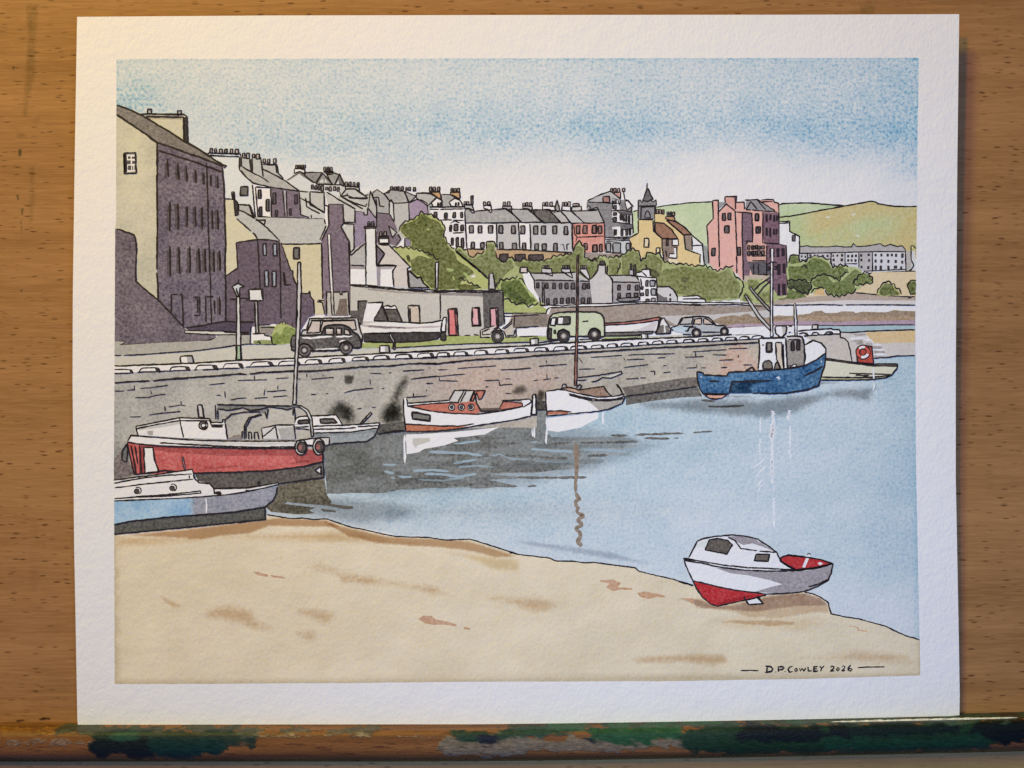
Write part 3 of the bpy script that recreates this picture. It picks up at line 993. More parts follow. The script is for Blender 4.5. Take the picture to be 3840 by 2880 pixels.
ink('905,955 912,1295; 1190,955 1208,1300; 1338,965 1350,1305; 1880,975 1892,1310; 500,955 520,1280', w=6)
windows('555,990,605,1085 668,990,715,1085 800,990,855,1085 935,990,985,1085 1100,990,1148,1090 1220,992,1272,1095 1385,995,1440,1100 1485,995,1540,1100 1635,995,1685,1095 1780,1000,1828,1105 575,1205,620,1280 700,1210,745,1280 945,1205,990,1290 1110,1215,1165,1300 1240,1215,1285,1300 1400,1225,1450,1305 1495,1225,1550,1305 1645,1220,1690,1325', (140, 130, 122), w=6)
ink('1735,1240 1775,1240 1790,1315; 1855,1225 1815,1235 1820,1310', w=5)
element('painted_wall', 'ochre retaining wall with dark arches under the terrace')
fill('wall', '505,1290 900,1295 1350,1310 1890,1340 1950,1360 1880,1450 1100,1480 560,1430', (196, 160, 116))
fill('arch', '945,1360 1055,1355 1055,1420 1000,1470 945,1430', (84, 70, 68), o=1, w=5)
fill('arch', '1140,1365 1275,1360 1285,1440 1180,1460 1150,1430', (84, 70, 68), o=1, w=5)
fill('arch', '1320,1370 1510,1365 1515,1425 1430,1450 1320,1440', (84, 70, 68), o=1, w=5)
fill('side_wall', '2060,1340 2212,1340 E:0,1205 460,1215 440,1260 270,1280 100,1310 0,1260 D:2212,1450 2050,1440', (160, 142, 128))
ink('520,1290 750,1300; 910,1300 1200,1300 1350,1310 1600,1325 1890,1340', w=5.5)

# ------------------------------------------------------------------ tall white terrace with dormers
element('painted_terrace', 'tall white townhouses with dormers and orange chimney stacks')
fill('wall', '10,740 480,745 500,1290 380,1290 20,1100 -10,850', 'W')
fill('roof', '-70,560 30,565 130,630 60,690 80,745 -60,740', RF, o=1, w=5, gran=0.4)
fill('roof', '190,585 330,590 420,640 480,745 195,745', (180, 172, 160), o=1, w=5, gran=0.4)
fill('dormer', '60,690 130,630 200,660 200,745 85,740', 'W', o=1, w=5)
fill('dormer', '290,685 360,635 430,660 480,745 320,740', 'W', o=1, w=5)
fill('chimney_stack', '35,555 170,550 190,650 140,625 70,575', (212, 160, 104), o=1, w=6)
fill('chimney_stack', '310,555 430,555 435,625 400,650 360,625 310,590', (204, 158, 106), o=1, w=6)
windows('35,490,65,540 85,490,115,540 140,490,170,540 315,505,340,555 355,505,380,555 395,505,425,560', (170, 145, 125), w=5.5, name='chimney_pot')
windows('95,815,135,870 232,825,265,890 340,820,375,885 440,815,465,885 300,985,322,1065 355,975,405,1055 445,980,475,1055 320,1150,345,1240 380,1145,410,1260 450,1150,480,1270', (104, 96, 92), w=6)
windows('140,690,155,735 170,690,182,735 372,690,385,735 405,685,420,725', (110, 100, 96), w=4)
ink('10,755 250,750 480,750; 25,775 160,780; 175,780 480,770; 200,915 330,915; 340,920 480,920; 305,960 360,930 435,955; 340,1085 480,1080; 0,700 25,850', w=5)

# ------------------------------------------------------------------ roofs of the left cluster (frame C)
frame('C')
WG = (198, 188, 174)
MV1, MV2 = (128, 108, 114), (156, 134, 148)
element('painted_house', 'grey gabled houses with mauve gable walls behind the trees')
fill('wall', '1230,600 1430,520 1590,660 1640,640 1850,700 2100,700 2130,860 1900,950 1700,1250 1100,1350 1000,900 900,500', WG)
fill('roof', '1540,570 1600,525 1780,545 1850,690 1650,700 1590,660 1520,570', (180, 170, 158), o=1, w=5, gran=0.5)
fill('roof', '1790,545 1940,610 1860,680 1835,690', (176, 166, 154), o=1, w=5)
fill('roof', '1940,570 2110,575 2200,620 2120,700 2090,740 1940,630', (196, 186, 172), o=1, w=5)
fill('arched_gable', '1840,700 1880,680 1940,650 2010,660 2080,700 2095,830 1960,880 1850,920', (172, 146, 160), o=1, w=5)
fill('gable', '1370,570 1430,520 1520,580 1590,665 1590,835 1430,825 1425,750 1390,640', (182, 172, 160), o=1, w=5)
fill('gable', '1320,750 1345,540 1425,750 1425,900 1310,760', (192, 182, 168), o=1, w=5)
fill('wall_strip', '1590,690 1610,650 1640,690 1655,940 1590,840', (216, 206, 192), o=1, w=5)
fill('gable_wall', '1430,825 1610,845 1660,950 1700,1060 1580,990 1630,1140 1700,1090 1740,1165 1680,1250 1600,1230 1420,1220', MV1)
fill('gable_wall', '1145,815 1265,810 1270,855 1310,850 1310,760 1420,900 1420,1010 1270,1020 1275,1210 1130,1290', MV2)
fill('small_gable', '1580,990 1690,1075 1630,1145', WG, o=1, w=5)
fill('small_house', '1790,1150 1865,1150 1880,1265 1790,1260', (150, 132, 146), o=1, w=5)
ink('1700,1100 1740,1165 1680,1250; 1520,570 1590,560 1600,530; 1240,605 1320,590; 1390,625 1450,625 1465,735 1530,745; 1415,640 1430,735; 1425,770 1425,1010; 1145,805 1260,803 1265,850 1305,850 1310,760; 1130,980 1130,1280; 1145,700 1145,960', w=5.4)
windows('1605,485,1635,525 1655,488,1680,525 1695,485,1715,525 1740,485,1770,530 1800,495,1820,535 1840,490,1865,535 1900,495,1930,540 2110,490,2140,545', (150, 132, 120), w=6, name='chimney_pot')

element('painted_house', 'white house with three dark gable peaks on the skyline')
fill('wall', '240,410 400,300 500,360 640,440 1000,440 1020,600 560,640 430,545', (226, 216, 202))
fill('roof', '480,330 510,300 720,300 630,440', (150, 140, 130), o=1, w=5, gran=0.5)
fill('roof', '770,310 860,300 940,330 880,460 850,460', (168, 157, 144), o=1, w=5, gran=0.4)
fill('gable_band', '240,410 400,295 430,290 640,435 600,440 420,320 290,400', (120, 110, 100), gran=0.4)
fill('gable', '640,450 730,310 860,460', (150, 140, 128), o=1, w=6)
fill('gable', '885,460 945,320 1000,440 1010,480 960,460', (120, 110, 102), o=1, w=6)
fill('gable_light', '680,430 710,390 735,390 735,435', (220, 212, 196))
fill('gable_light', '750,430 760,385 790,430', (220, 212, 196))
fill('gable_light', '900,455 930,400 940,455', (220, 212, 196))
fill('chimney_stack', '360,255 490,240 500,320 430,290 360,310', 'W', o=1, w=6)
fill('chimney_stack', '735,290 860,285 860,320 800,330 770,310', (136, 124, 114), o=1, w=6)
windows('375,205,400,250 415,205,435,255 450,205,475,260 485,205,505,240 740,232,765,280 785,230,805,290 825,232,850,300', (170, 155, 140), w=5.5, name='chimney_pot')

element('painted_house', 'pale stepped rooftops below the gabled skyline house')
fill('roof', '960,480 1030,520 1140,520 1310,635 1180,660 1290,760 1270,810 1145,800 1000,800 950,600', (208, 198, 182))
fill('roof', '1030,520 1150,515 1310,630 1120,630 1050,600 960,610', (206, 196, 180), o=1, w=6)
fill('chimney_stack', '1020,480 1195,490 1205,545 1140,515 1020,515', (190, 180, 165), o=1, w=6)
fill('wall', '430,545 560,545 560,700 750,830 750,910 440,850', (212, 202, 186))
fill('chimney_wall', '560,550 745,560 750,820 565,720', (204, 192, 176), o=1, w=6)
fill('roof', '760,550 800,560 1145,770 1140,800 1140,960 1000,950 995,720 800,715 790,700', (206, 195, 180))
ink('780,555 950,660 1150,775; 950,600 1100,690 1250,775; 1000,630 1150,700 1290,745; 1040,570 1050,600; 430,630 560,695 750,830; 505,630 520,745 690,835; 1000,950 1140,945; 1000,965 1140,970; 945,550 960,605; 1145,775 1145,960; 430,545 540,550; 1060,625 1190,640 1310,640; 800,715 1000,720; 1280,740 1300,700', w=6)
windows('580,460,605,515 625,470,650,520 670,465,690,525 705,470,735,540 765,490,790,525 810,485,840,540 865,485,895,535 915,490,940,545 1020,425,1045,480 1065,425,1095,470 1120,430,1145,475 1175,430,1200,490', (170, 150, 135), w=6, name='chimney_pot')

# white house right of the big warehouse
element('painted_house', 'white gabled house with a mauve side beside the tall warehouse')
fill('wall', 'A:1300,755 1330,770 1720,790 1720,925 1900,1130 C:-170,885 -540,960 -560,300 A:1500,880', (232, 222, 206), o=0)
fill('front', '-174,439 50,490 65,885 -170,885', 'W')
fill('roof', 'A:1720,925 1755,915 1880,990 2015,1055 2030,945 2212,1040 C:235,405 430,545 50,490 -174,439', (190, 178, 162), gran=0.4)
fill('front_shade', '50,490 430,545 435,840 550,885 70,885', MV1)
fill('chimney_stack', 'A:1740,805 1860,820 1880,985 1750,920', WG)
fill('chimney_stack', 'A:1885,800 1995,800 2025,1055 1890,985', WG)
fill('chimney_stack', 'A:2010,880 2200,890 2210,1030 2030,940', WG)
fill('chimney_stack', 'C:0,190 130,190 140,300 200,380 0,265', WG)
fill('chimney_side', 'A:1720,790 1745,795 1755,915 1720,925', (70, 60, 56))
fill('chimney_side', 'A:1860,820 1885,815 1890,990 1875,985', (90, 80, 74))
ink('A:1300,755 1330,740 1730,750 1745,790; A:1320,770 1600,785 1720,790; A:1720,790 1720,960; A:1745,795 1755,915; A:1755,915 1880,990 2015,1055 2110,1120; A:1720,950 1810,1050 1900,1130 C:50,490 430,545; A:1755,800 1855,815 1870,975; A:1885,800 1890,990; A:1995,790 2030,1050; A:2010,885 2195,890 2205,1000; A:2030,950 2212,1040 C:235,405 430,545; C:0,205 130,200 150,310 210,370 205,400', w=6)
ink('50,495 65,885; 210,530 240,880; 255,535 265,880; 425,555 440,845 550,885; -160,885 180,885 550,900 745,905; A:1890,1150 1910,1400 1930,1580; A:1930,1180 1960,1560 C:65,885; A:1930,1180 2120,1190; 580,850 580,890', w=5.6)
windows('80,565,120,710 110,790,140,870 365,590,400,705 295,770,320,855', (96, 80, 88), w=5.5)
fill('drainpipe', '215,532 250,535 262,880 240,880', (186, 170, 170))
frame('A')
windows('1340,680,1370,740 1400,685,1425,740 1460,690,1500,745 1530,690,1560,748 1600,688,1632,750 1665,690,1708,755 1762,742,1790,800 1812,745,1850,810 1888,755,1920,800 1940,755,1980,815 2028,815,2058,865 2085,820,2115,870 2160,815,2195,870', (200, 176, 156), w=6, name='chimney_pot')
windows('1735,1175,1830,1290', (118, 108, 98), w=7)
windows('1965,1215,2000,1325 2070,1345,2105,1490 1980,1440,2010,1560', (112, 102, 96), w=6)

# ------------------------------------------------------------------ cream house with chimney breast (frames A, C, G)
element('painted_house', 'cream house with a long grey roof and mauve chimney gable')
frame('C')
fill('roof', '-350,880 60,885 550,900 750,905 760,980 800,1000 700,1180 715,1225 180,1225 150,1180 0,1040', (200, 190, 174), gran=0.45)
fill('wall', '180,1225 715,1228 720,1659 G:1285,1000 1310,1240 1180,1250 1170,1050 1110,970 1010,970 940,870 860,670 735,310', (218, 200, 156))
fill('chimney_gable', '800,715 990,720 1000,950 965,1010 1070,1200 1085,1659 G:1635,800 1640,1250 1310,1260 1285,1000 1265,300 C:710,1190 800,1000', MV1, gran=0.4)
fill('gable_light_side', 'C:710,1190 800,1020 830,1100 840,1659 G:1400,700 1420,1260 1310,1260 1285,1000 1265,340', (136, 114, 120))
fill('drainpipe', '790,1100 825,1100 855,1659 G:1420,1000 1430,1250 1400,1250 1385,1000 C:815,1659', (232, 220, 206), o=1, w=5)
fill('back_wall', '975,1000 1120,985 1130,1290 1080,1330 1070,1190', (210, 200, 184))
fill('gate', 'G:1330,950 1605,950 1620,1260 1340,1260', (196, 184, 166))
fill('gate_dark', 'G:1500,1040 1590,1035 1610,1260 1430,1260 1470,1180', (122, 104, 90))
ink('750,905 760,970; 800,720 805,990 710,1185; 775,985 690,1175; 990,720 1000,950 965,1010 1075,1200 1085,1400 1090,1659; 715,1225 720,1659; 180,1228 400,1230 715,1222; 1130,980 1135,1290 1085,1340; 755,725 800,740; G:1265,330 1280,1040; G:1615,300 1640,900 1640,1250; G:1330,1240 1330,950 1400,948; G:1420,950 1500,950 1510,990 1530,990 1530,950 1610,948 1625,1250; G:1205,1075 1280,1090 1300,1240; G:1215,1060 1290,1060; G:735,310 800,480 860,670 890,680 880,720 950,880', w=6.2)
windows('350,1275,425,1420', (120, 110, 100), w=7.5)
fill('pole', '405,1460 440,1460 445,1659 405,1659', (170, 160, 140), o=1, w=6)

element('painted_house', 'cream gable and mauve front house with blue-lit windows')
frame('G')
fill('gable', 'A:1535,1350 1650,1345 1670,1550 1800,1659 G:430,265 160,310 170,640 30,730 10,300', (222, 204, 162), gran=0.3)
fill('roof', 'A:1665,1555 1720,1490 1760,1490 1930,1600 G:410,0 730,295 440,268 160,0', (196, 186, 170))
fill('chimney', 'A:1650,1350 1700,1380 1710,1540 1665,1555', (60, 52, 48), o=1, w=5)
fill('chimney', 'A:1710,1405 1860,1420 1920,1590 1780,1500 1715,1480', (190, 178, 162), o=1, w=6)
fill('front', '160,310 435,268 720,300 735,310 860,680 890,700 950,900 990,980 1110,975 1165,1060 1180,1250 1100,1280 1000,1440 940,1460 650,1360 400,1400 30,1330 25,740 170,640', (106, 88, 96), gran=0.35)
fill('side', '725,320 740,330 860,690 890,700 950,900 940,1300 740,1290 735,900', (112, 94, 100), gran=0.35)
ink('160,310 300,290 440,270 580,275 720,298; 160,310 180,640 30,740; 435,275 450,500 470,910; 715,310 735,700 735,1100 740,1290; 165,0 300,120 360,165; 375,180 440,265; 410,0 560,120 730,295; 410,20 540,20 520,85 460,30; 860,670 895,680 895,760 955,900; 1005,970 1090,970 1115,940 1115,1000 1165,1060 1170,1230; 770,690 785,860 870,855; 785,700 800,850', w=6)
ink('A:1535,1335 1650,1340 1640,1260; A:1660,1340 1700,1380; A:1840,1400 1900,1580', w=6)
fill('chimney_pot', 'A:1620,1245 1650,1245 1660,1340 1635,1340', (200, 190, 176), o=1, w=6)
windows('505,325,545,475,6 635,330,685,480,6 525,675,575,880,4 625,685,675,880,2', (168, 168, 176), w=7)

# ------------------------------------------------------------------ the tall warehouse
frame('A')
element('painted_warehouse', 'tall warehouse with cream gable end and mauve slit-windowed front')
fill('chimney_block', '430,238 560,232 1000,240 1045,265 1050,610 1000,585 700,400', (222, 202, 162))
fill('chimney_side', '1000,275 1045,268 1054,612 1005,588', (66, 56, 50))
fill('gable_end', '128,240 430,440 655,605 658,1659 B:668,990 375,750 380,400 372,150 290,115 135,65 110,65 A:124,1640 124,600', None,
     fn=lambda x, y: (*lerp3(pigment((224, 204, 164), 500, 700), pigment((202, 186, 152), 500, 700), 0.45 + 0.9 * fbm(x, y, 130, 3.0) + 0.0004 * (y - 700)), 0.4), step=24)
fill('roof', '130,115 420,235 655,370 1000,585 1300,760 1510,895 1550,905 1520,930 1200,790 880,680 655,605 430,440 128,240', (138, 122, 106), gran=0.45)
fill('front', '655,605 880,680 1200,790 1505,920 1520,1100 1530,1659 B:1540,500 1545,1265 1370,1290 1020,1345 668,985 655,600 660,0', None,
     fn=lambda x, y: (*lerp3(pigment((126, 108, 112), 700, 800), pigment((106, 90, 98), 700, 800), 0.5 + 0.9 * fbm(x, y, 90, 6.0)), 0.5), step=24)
glaze('eaves_shade', '500,300 1000,308 1000,280 510,272', (0.7, 0.66, 0.6), 0.8)
for q in ('755,860 790,860 795,1070 755,1065', '890,900 925,900 935,1090 895,1085', '1005,935 1035,930 1040,1110 1010,1105', '1120,990 1155,985 1160,1135 1120,1130', '1235,1010 1260,1010 1262,1150 1235,1145', '1335,1040 1355,1040 1355,1165 1335,1165', '1405,1045 1440,1045 1440,1195 1405,1190',
          '780,1420 820,1420 B:815,90 780,70', '880,1400 925,1400 B:930,75 890,70', '1015,1430 1045,1430 B:1040,45 1015,40', '1115,1435 1150,1435 B:1155,45 1120,40', '1210,1450 1242,1450 B:1240,70 1215,60', '1345,1480 1370,1480 B:1375,75 1350,70', '1400,1490 1440,1480 B:1450,75 1405,70',
          'B:780,330 822,330 825,670 785,660', 'B:905,310 938,310 945,640 905,640', 'B:1040,310 1075,310 1080,640 1040,640', 'B:1155,340 1195,340 1205,640 1160,640', 'B:1235,350 1275,350 1280,630 1240,630', 'B:1355,370 1390,370 1395,620 1355,615', 'B:1430,360 1465,350 1470,600 1430,600', 'B:1430,960 1465,955 1470,1180 1435,1180'):
    fill('slit_window', q, (92, 76, 76), keep=False, gran=0.3)
ink('132,115 290,175 420,235 560,310 655,370 820,465 1000,585 1150,665 1300,760 1420,840 1510,895 1555,905 1520,935; 130,240 280,340 430,440 540,520 655,605 880,680 1080,755 1200,790 1350,850 1510,915; 655,605 658,800 655,1100 658,1659 B:655,300 650,590; B:650,630 665,780 672,990; 1500,930 1520,1150 1530,1400 1535,1659 B:1545,250 1535,500 1545,800 1545,1265; 668,705 850,765 1000,810 1150,860 1300,915 1400,950 1500,990', w=7.5)
ink('430,238 560,232 760,238 1000,240 1045,265; 510,265 700,270 1000,275; 1000,275 1000,580; 1045,270 1048,400 1054,615; 1297,870 1305,1100 1315,1400 1318,1659 B:1320,100 1335,400 1345,700 1350,950 1362,1290', w=7)
ink('790,815 795,950 805,1055; 925,865 930,1000 942,1090; 1033,905 1040,1020 1047,1110; 1153,955 1162,1135; 1258,1000 1263,1150; 1353,1020 1356,1172; 1438,1045 1445,1200; 825,1375 822,1500 B:820,92; 926,1390 930,1550 B:935,75; 1044,1425 B:1045,45; 1150,1430 B:1157,45; 1241,1440 B:1242,70; 1370,1475 B:1378,75; 1440,1475 B:1450,75; B:820,295 828,500 825,675; B:938,295 945,480 952,650; B:1075,290 1085,480 1080,640; B:1195,315 1205,480 1212,645; B:1273,320 1287,630; B:1388,345 1397,625; B:1463,345 1475,610', w=8)
ink('B:840,1150 840,915 920,915; B:945,918 982,920 990,1100 995,1330; B:1125,948 1205,950 1210,1185 1130,1187; B:1150,970 1180,975 1185,1155; B:1290,1280 1285,945 1390,942; B:1395,985 1405,1170; B:1465,940 1472,1185', w=6.5)
windows('530,175,580,230 918,190,968,238', (190, 178, 160), w=7, name='chimney_pot')
fill('sash_window', '225,740 375,738 385,1000 232,1005', (190, 176, 150), o=1, w=7)
fill('sash_panes', '262,765 370,765 378,975 268,985', 'W')
windows('275,780,310,815 325,785,370,815 265,835,312,885 330,840,372,880 275,900,320,960 330,905,345,960 358,900,382,960', (92, 84, 76), w=3, outline=0, name='pane')
ink('245,750 252,990; 225,745 235,1000', w=8)

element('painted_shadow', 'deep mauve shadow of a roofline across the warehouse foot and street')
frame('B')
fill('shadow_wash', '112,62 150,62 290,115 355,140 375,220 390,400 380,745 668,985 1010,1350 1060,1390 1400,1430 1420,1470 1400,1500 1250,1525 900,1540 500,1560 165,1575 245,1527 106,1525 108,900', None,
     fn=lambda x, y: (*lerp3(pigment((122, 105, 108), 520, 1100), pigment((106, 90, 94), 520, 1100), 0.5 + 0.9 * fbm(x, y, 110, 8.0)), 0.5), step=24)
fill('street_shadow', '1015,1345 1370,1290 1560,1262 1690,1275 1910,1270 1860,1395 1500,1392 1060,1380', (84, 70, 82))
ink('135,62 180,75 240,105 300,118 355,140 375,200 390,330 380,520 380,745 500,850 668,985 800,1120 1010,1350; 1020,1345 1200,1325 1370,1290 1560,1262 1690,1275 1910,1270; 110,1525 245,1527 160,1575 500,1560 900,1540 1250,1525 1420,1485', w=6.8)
# ------------------------------------------------------------------ wooded cliff
tree('green wooded slope behind the lower stone houses',
     'D:365,1300 430,1265 520,1330 570,1410 750,1330 770,1220 830,1190 900,1240 880,1310 910,1400 1000,1480 1080,1400 1180,1460 1260,1430 1350,1450 1560,1440 1650,1390 1890,1360 1930,1250 1980,1210 2050,1280 2040,1400 2212,1450 E:0,1300 60,1290 200,1240 270,1260 440,1260 500,1200 600,1160 660,1180 700,1310 790,1200 930,1220 1000,1310 1120,1360 1250,1350 1400,1390 1500,1370 1700,1440 1860,1380 1900,1450 1990,1540 2030,1660 J:780,300 740,420 300,455 -100,430 I:1940,740 1400,740 700,800 200,850 H:2100,850 1760,930 1650,640 1560,500',
     ('D:380,1310 440,1290 520,1390 600,1420 760,1350 790,1220 870,1250 870,1340 920,1420 990,1500 1080,1430 1120,1520 1000,1650 H:1700,640 1640,600 1560,480',
      'D:1130,1480 1260,1450 1560,1460 1660,1410 1880,1380 1950,1260 2020,1280 2030,1410 2190,1470 E:0,1330 190,1270 250,1400 60,1600 -300,1600 D:1300,1600',
      'E:290,1290 420,1280 400,1480 300,1500', 'E:460,1260 590,1180 650,1210 690,1330 790,1230 910,1240 980,1330 960,1480 1000,1560 960,1659 700,1500 460,1480',
      'E:1010,1420 1240,1380 1420,1420 1560,1400 1700,1470 1850,1420 1880,1500 1960,1560 J:740,300 700,400 300,430 100,370 I:1900,700 1680,600 I:1700,480'),
     ('E:820,1420 900,1430 945,1500 860,1540', 'E:1230,1530 1310,1530 1270,1590', 'J:0,140 80,150 40,210 -20,190', 'J:-10,250 50,250 40,290'),
     'D:370,1300 430,1260 520,1320 570,1410 660,1370 750,1335;D:770,1280 770,1215 820,1190 880,1215 900,1260;D:880,1320 910,1400 1000,1475 1080,1400 1170,1460 1260,1430 1420,1450 1560,1440 1650,1390 1890,1360;D:1900,1320 1930,1240 1980,1210 2050,1280 2050,1400 2120,1440 2212,1450;E:0,1290 80,1310 200,1240 270,1260;E:270,1270 420,1260 500,1210 600,1155 670,1190 700,1310 760,1270 800,1190 840,1220 940,1220 1010,1320 1120,1350 1250,1350 1440,1385 1500,1370 1700,1440 1800,1400 1900,1375;E:1890,1440 1930,1520 2000,1560 2020,1659 J:770,250 780,320 730,400;E:440,1330 430,1400 400,1470',
     lt=(168, 174, 114), md=(126, 130, 78), dk=(94, 94, 60), amp=6)
fill('hill_path', 'D:370,1340 420,1350 800,1659 H:1560,490 1560,640 1340,640 1180,500 1400,480 1120,200', (184, 186, 110))
ink('D:365,1305 480,1410 600,1500 700,1590 H:1120,130 1250,240 1380,340 1480,430 1565,510', w=8)
tree('big dark tree on the slope below the townhouses',
     'C:1730,1050 1760,980 1850,930 1920,900 2010,825 2090,850 D:60,860 130,890 190,940 235,1040 225,1130 290,1240 360,1300 H:1120,130 1150,220 1250,290 1380,440 1300,500 1460,600 1460,640 820,640 600,430 540,330 320,90 560,100 C:1880,1260 1860,1150 1790,1150',
     ('C:1740,1050 1780,980 1920,920 2010,840 2090,870 D:50,900 170,950 220,1050 210,1130 280,1250 H:1120,160 1150,260 1280,340 1380,430 1290,460 1180,580 900,640 820,620 700,480 560,390 560,270 640,210 760,230 880,260 700,150 570,90 C:1880,1200',
      'H:930,600 1200,570 1440,600 1440,635 930,640'),
     ('H:500,210 530,200 555,270 530,290',),
     'C:1715,1060 1750,980 1800,940 1900,910 1940,880 2000,820 2090,850;D:0,850 60,855 130,890 190,940 240,1040 220,1130 290,1240 360,1300;H:300,95 420,100 560,115 700,150 780,170 880,240 930,255;H:1180,495 1280,540 1440,610 1460,640', lt=(186, 186, 114), md=(106, 108, 56), dk=(84, 86, 46), amp=6)
stroke_paint('leaf_light', 'H:1020,370 1060,390 1110,390;H:1100,470 1120,520;H:1240,420 1300,480;D:0,1030 40,1045;H:650,130 700,140', 16, c=(170, 180, 108))
fill('lamp_pole', 'H:875,290 912,290 905,635 880,635', 'W', o=1, w=6)
tree('dark bush beside the low quay building', 'H:1690,610 1740,500 1830,520 1950,490 2030,560 2080,640 2150,700 2212,760 2200,800 2080,870 1960,850 1820,790 1755,740 1750,670',
     ('H:1710,620 1740,530 1830,540 1950,520 2000,590 2100,720 2180,790 2080,850 1960,830 1830,770 1770,730',), ('H:1780,640 1900,650 2000,740 2080,800 1960,800 1840,720',),
     'H:1660,610 1720,520 1800,515 1940,490;H:1950,500 2030,560 2080,640 2150,710 2212,770;H:1760,760 1820,790 1960,850 2000,810 2080,865 2212,830', lt=(180, 188, 112), md=(98, 110, 54), dk=(74, 84, 42), name='painted_bush')
fill('grass_patch', 'H:1760,780 1820,800 1960,860 2080,880 2200,840 I:130,820 240,900 230,950 H:1780,940 1765,900', (176, 182, 110))
fill('obelisk', 'H:1570,440 1600,425 1625,440 1650,640 1565,640', (196, 188, 182), o=1, w=6.5)

tree('light green bushes between the pink house and the trawler mast', 'J:650,120 760,190 830,195 850,160 1000,170 1110,200 1180,300 1240,420 1130,490 900,470 740,440 790,300',
     ('J:850,180 980,190 960,280 860,270', 'J:1000,330 1150,300 1180,420 1120,470 960,440', 'J:800,330 860,380 900,440 780,430'), (), 'J:760,180 790,260 770,330 730,400', lt=(170, 178, 118), md=(128, 134, 82), name='painted_bush')
fill('plinth', 'J:860,110 1030,110 1130,130 1110,170 1010,160 850,160 830,190 790,200', (190, 176, 156))

# ------------------------------------------------------------------ lower stone houses (frame I)
frame('I')
element('painted_house', 'long grey stone house with six chimneypots below the trees')
fill('gable', '-80,400 20,420 80,520 90,660 150,760 160,830 60,700 0,640 -40,560 -60,480', 'W')
fill('roof', '20,430 300,430 620,420 800,530 600,525 90,520', (192, 186, 180), gran=0.4)
fill('front', '80,525 600,525 825,535 820,830 220,850 150,760 90,660', (152, 144, 142), gran=0.4)
fill('chimney_stack', '180,370 300,372 320,470 220,435 180,420', (206, 200, 196), o=1, w=5)
fill('chimney_stack', '430,375 545,375 555,420 580,500 460,420 435,410', (208, 202, 198), o=1, w=5)
fill('chimney_stack', '670,375 760,375 800,480 790,520 680,410', (214, 208, 204), o=1, w=5)
fill('chimney_stack', 'H:1975,355 2065,355 2065,425 1965,425', (220, 200, 190), o=1, w=5.5)
windows('195,330,215,370 225,330,245,370 250,330,270,370 450,330,470,370 480,330,505,372 515,330,535,372 685,330,705,370 715,330,735,370 738,330,760,372', (170, 155, 145), w=5, name='chimney_pot')
windows('110,560,140,620 225,560,260,625 320,560,355,630 405,565,440,635 480,560,520,630 560,560,605,635 705,565,750,635 770,565,800,630 240,760,275,830 335,760,375,835 420,755,455,830 500,750,535,820 560,750,600,820 685,750,735,815 770,750,800,820', (98, 90, 88), w=5.5)
ink('20,430 300,430 620,420; 85,520 600,525; 670,530 825,540 825,690 820,820; 185,540 190,820; 205,540 215,840; -10,380 30,430 80,520 90,650; 660,410 740,480 800,530; 150,740 160,840; 150,845 450,850 700,830 900,830', w=5.4)
element('painted_house', 'pale gable-end cottage with a single square chimney')
fill('gable', '800,510 860,460 905,390 915,330 1000,325 1010,430 1050,470 1090,510 1090,810 830,830', (206, 198, 192), gran=0.35)
fill('roof', '1060,460 1330,455 1400,475 1475,550 1100,545', (188, 182, 176), o=1, w=5.5)
fill('front', '1100,550 1455,550 1450,780 1100,810', (166, 157, 156))
fill('chimney', '930,275 990,275 1005,325 930,325', (80, 72, 68), o=1, w=5)
fill('chimney', '1310,390 1360,385 1370,470 1310,455', (190, 182, 178), o=1, w=5)
fill('bay', '1140,765 1250,750 1440,745 1450,775 1290,800 1180,795', (140, 134, 134), o=1, w=5.5)
windows('1165,585,1195,650 1290,585,1320,645 1390,585,1425,650 1165,690,1195,745 1275,690,1330,740 1375,690,1425,735', (110, 100, 100), w=6)
windows('1325,310,1345,385 1370,320,1395,470', (90, 82, 80), w=5, name='chimney_pot')
ink('800,515 850,470 905,390 910,325 1000,325 1005,430 1060,470 1095,510 1095,640 1095,810; 1030,330 1025,440; 1450,560 1455,770', w=6)
element('painted_house', 'white two-storey house with grey bay windows and low annex')
fill('wall', '1410,430 1480,415 1490,380 1575,375 1590,480 1665,490 1675,800 1460,800 1455,560', 'W')
fill('annex', '1680,620 1830,610 1890,660 1940,750 1940,805 1680,800', (206, 202, 200))
fill('annex_shade', '1680,690 1760,740 1800,740 1810,800 1680,800', (110, 102, 104))
ink('1405,425 1480,410; 1470,385 1580,375 1585,470; 1480,420 1500,440 1540,470; 1400,470 1540,485 1665,490 1670,640 1675,800; 1675,610 1830,605 1890,650 1940,740 1940,800; 1510,330 1535,330 1530,380; 1460,500 1470,600', w=5.6)
windows('1525,525,1555,600 1525,640,1558,720 1465,600,1490,640 1465,685,1498,720 1525,770,1570,800', (120, 114, 112), w=5.5)
windows('1580,525,1645,600 1595,635,1660,715 1595,755,1650,800', (170, 166, 168), w=6)
windows('1835,700,1848,725 1835,755,1850,790', (80, 75, 75), w=4)

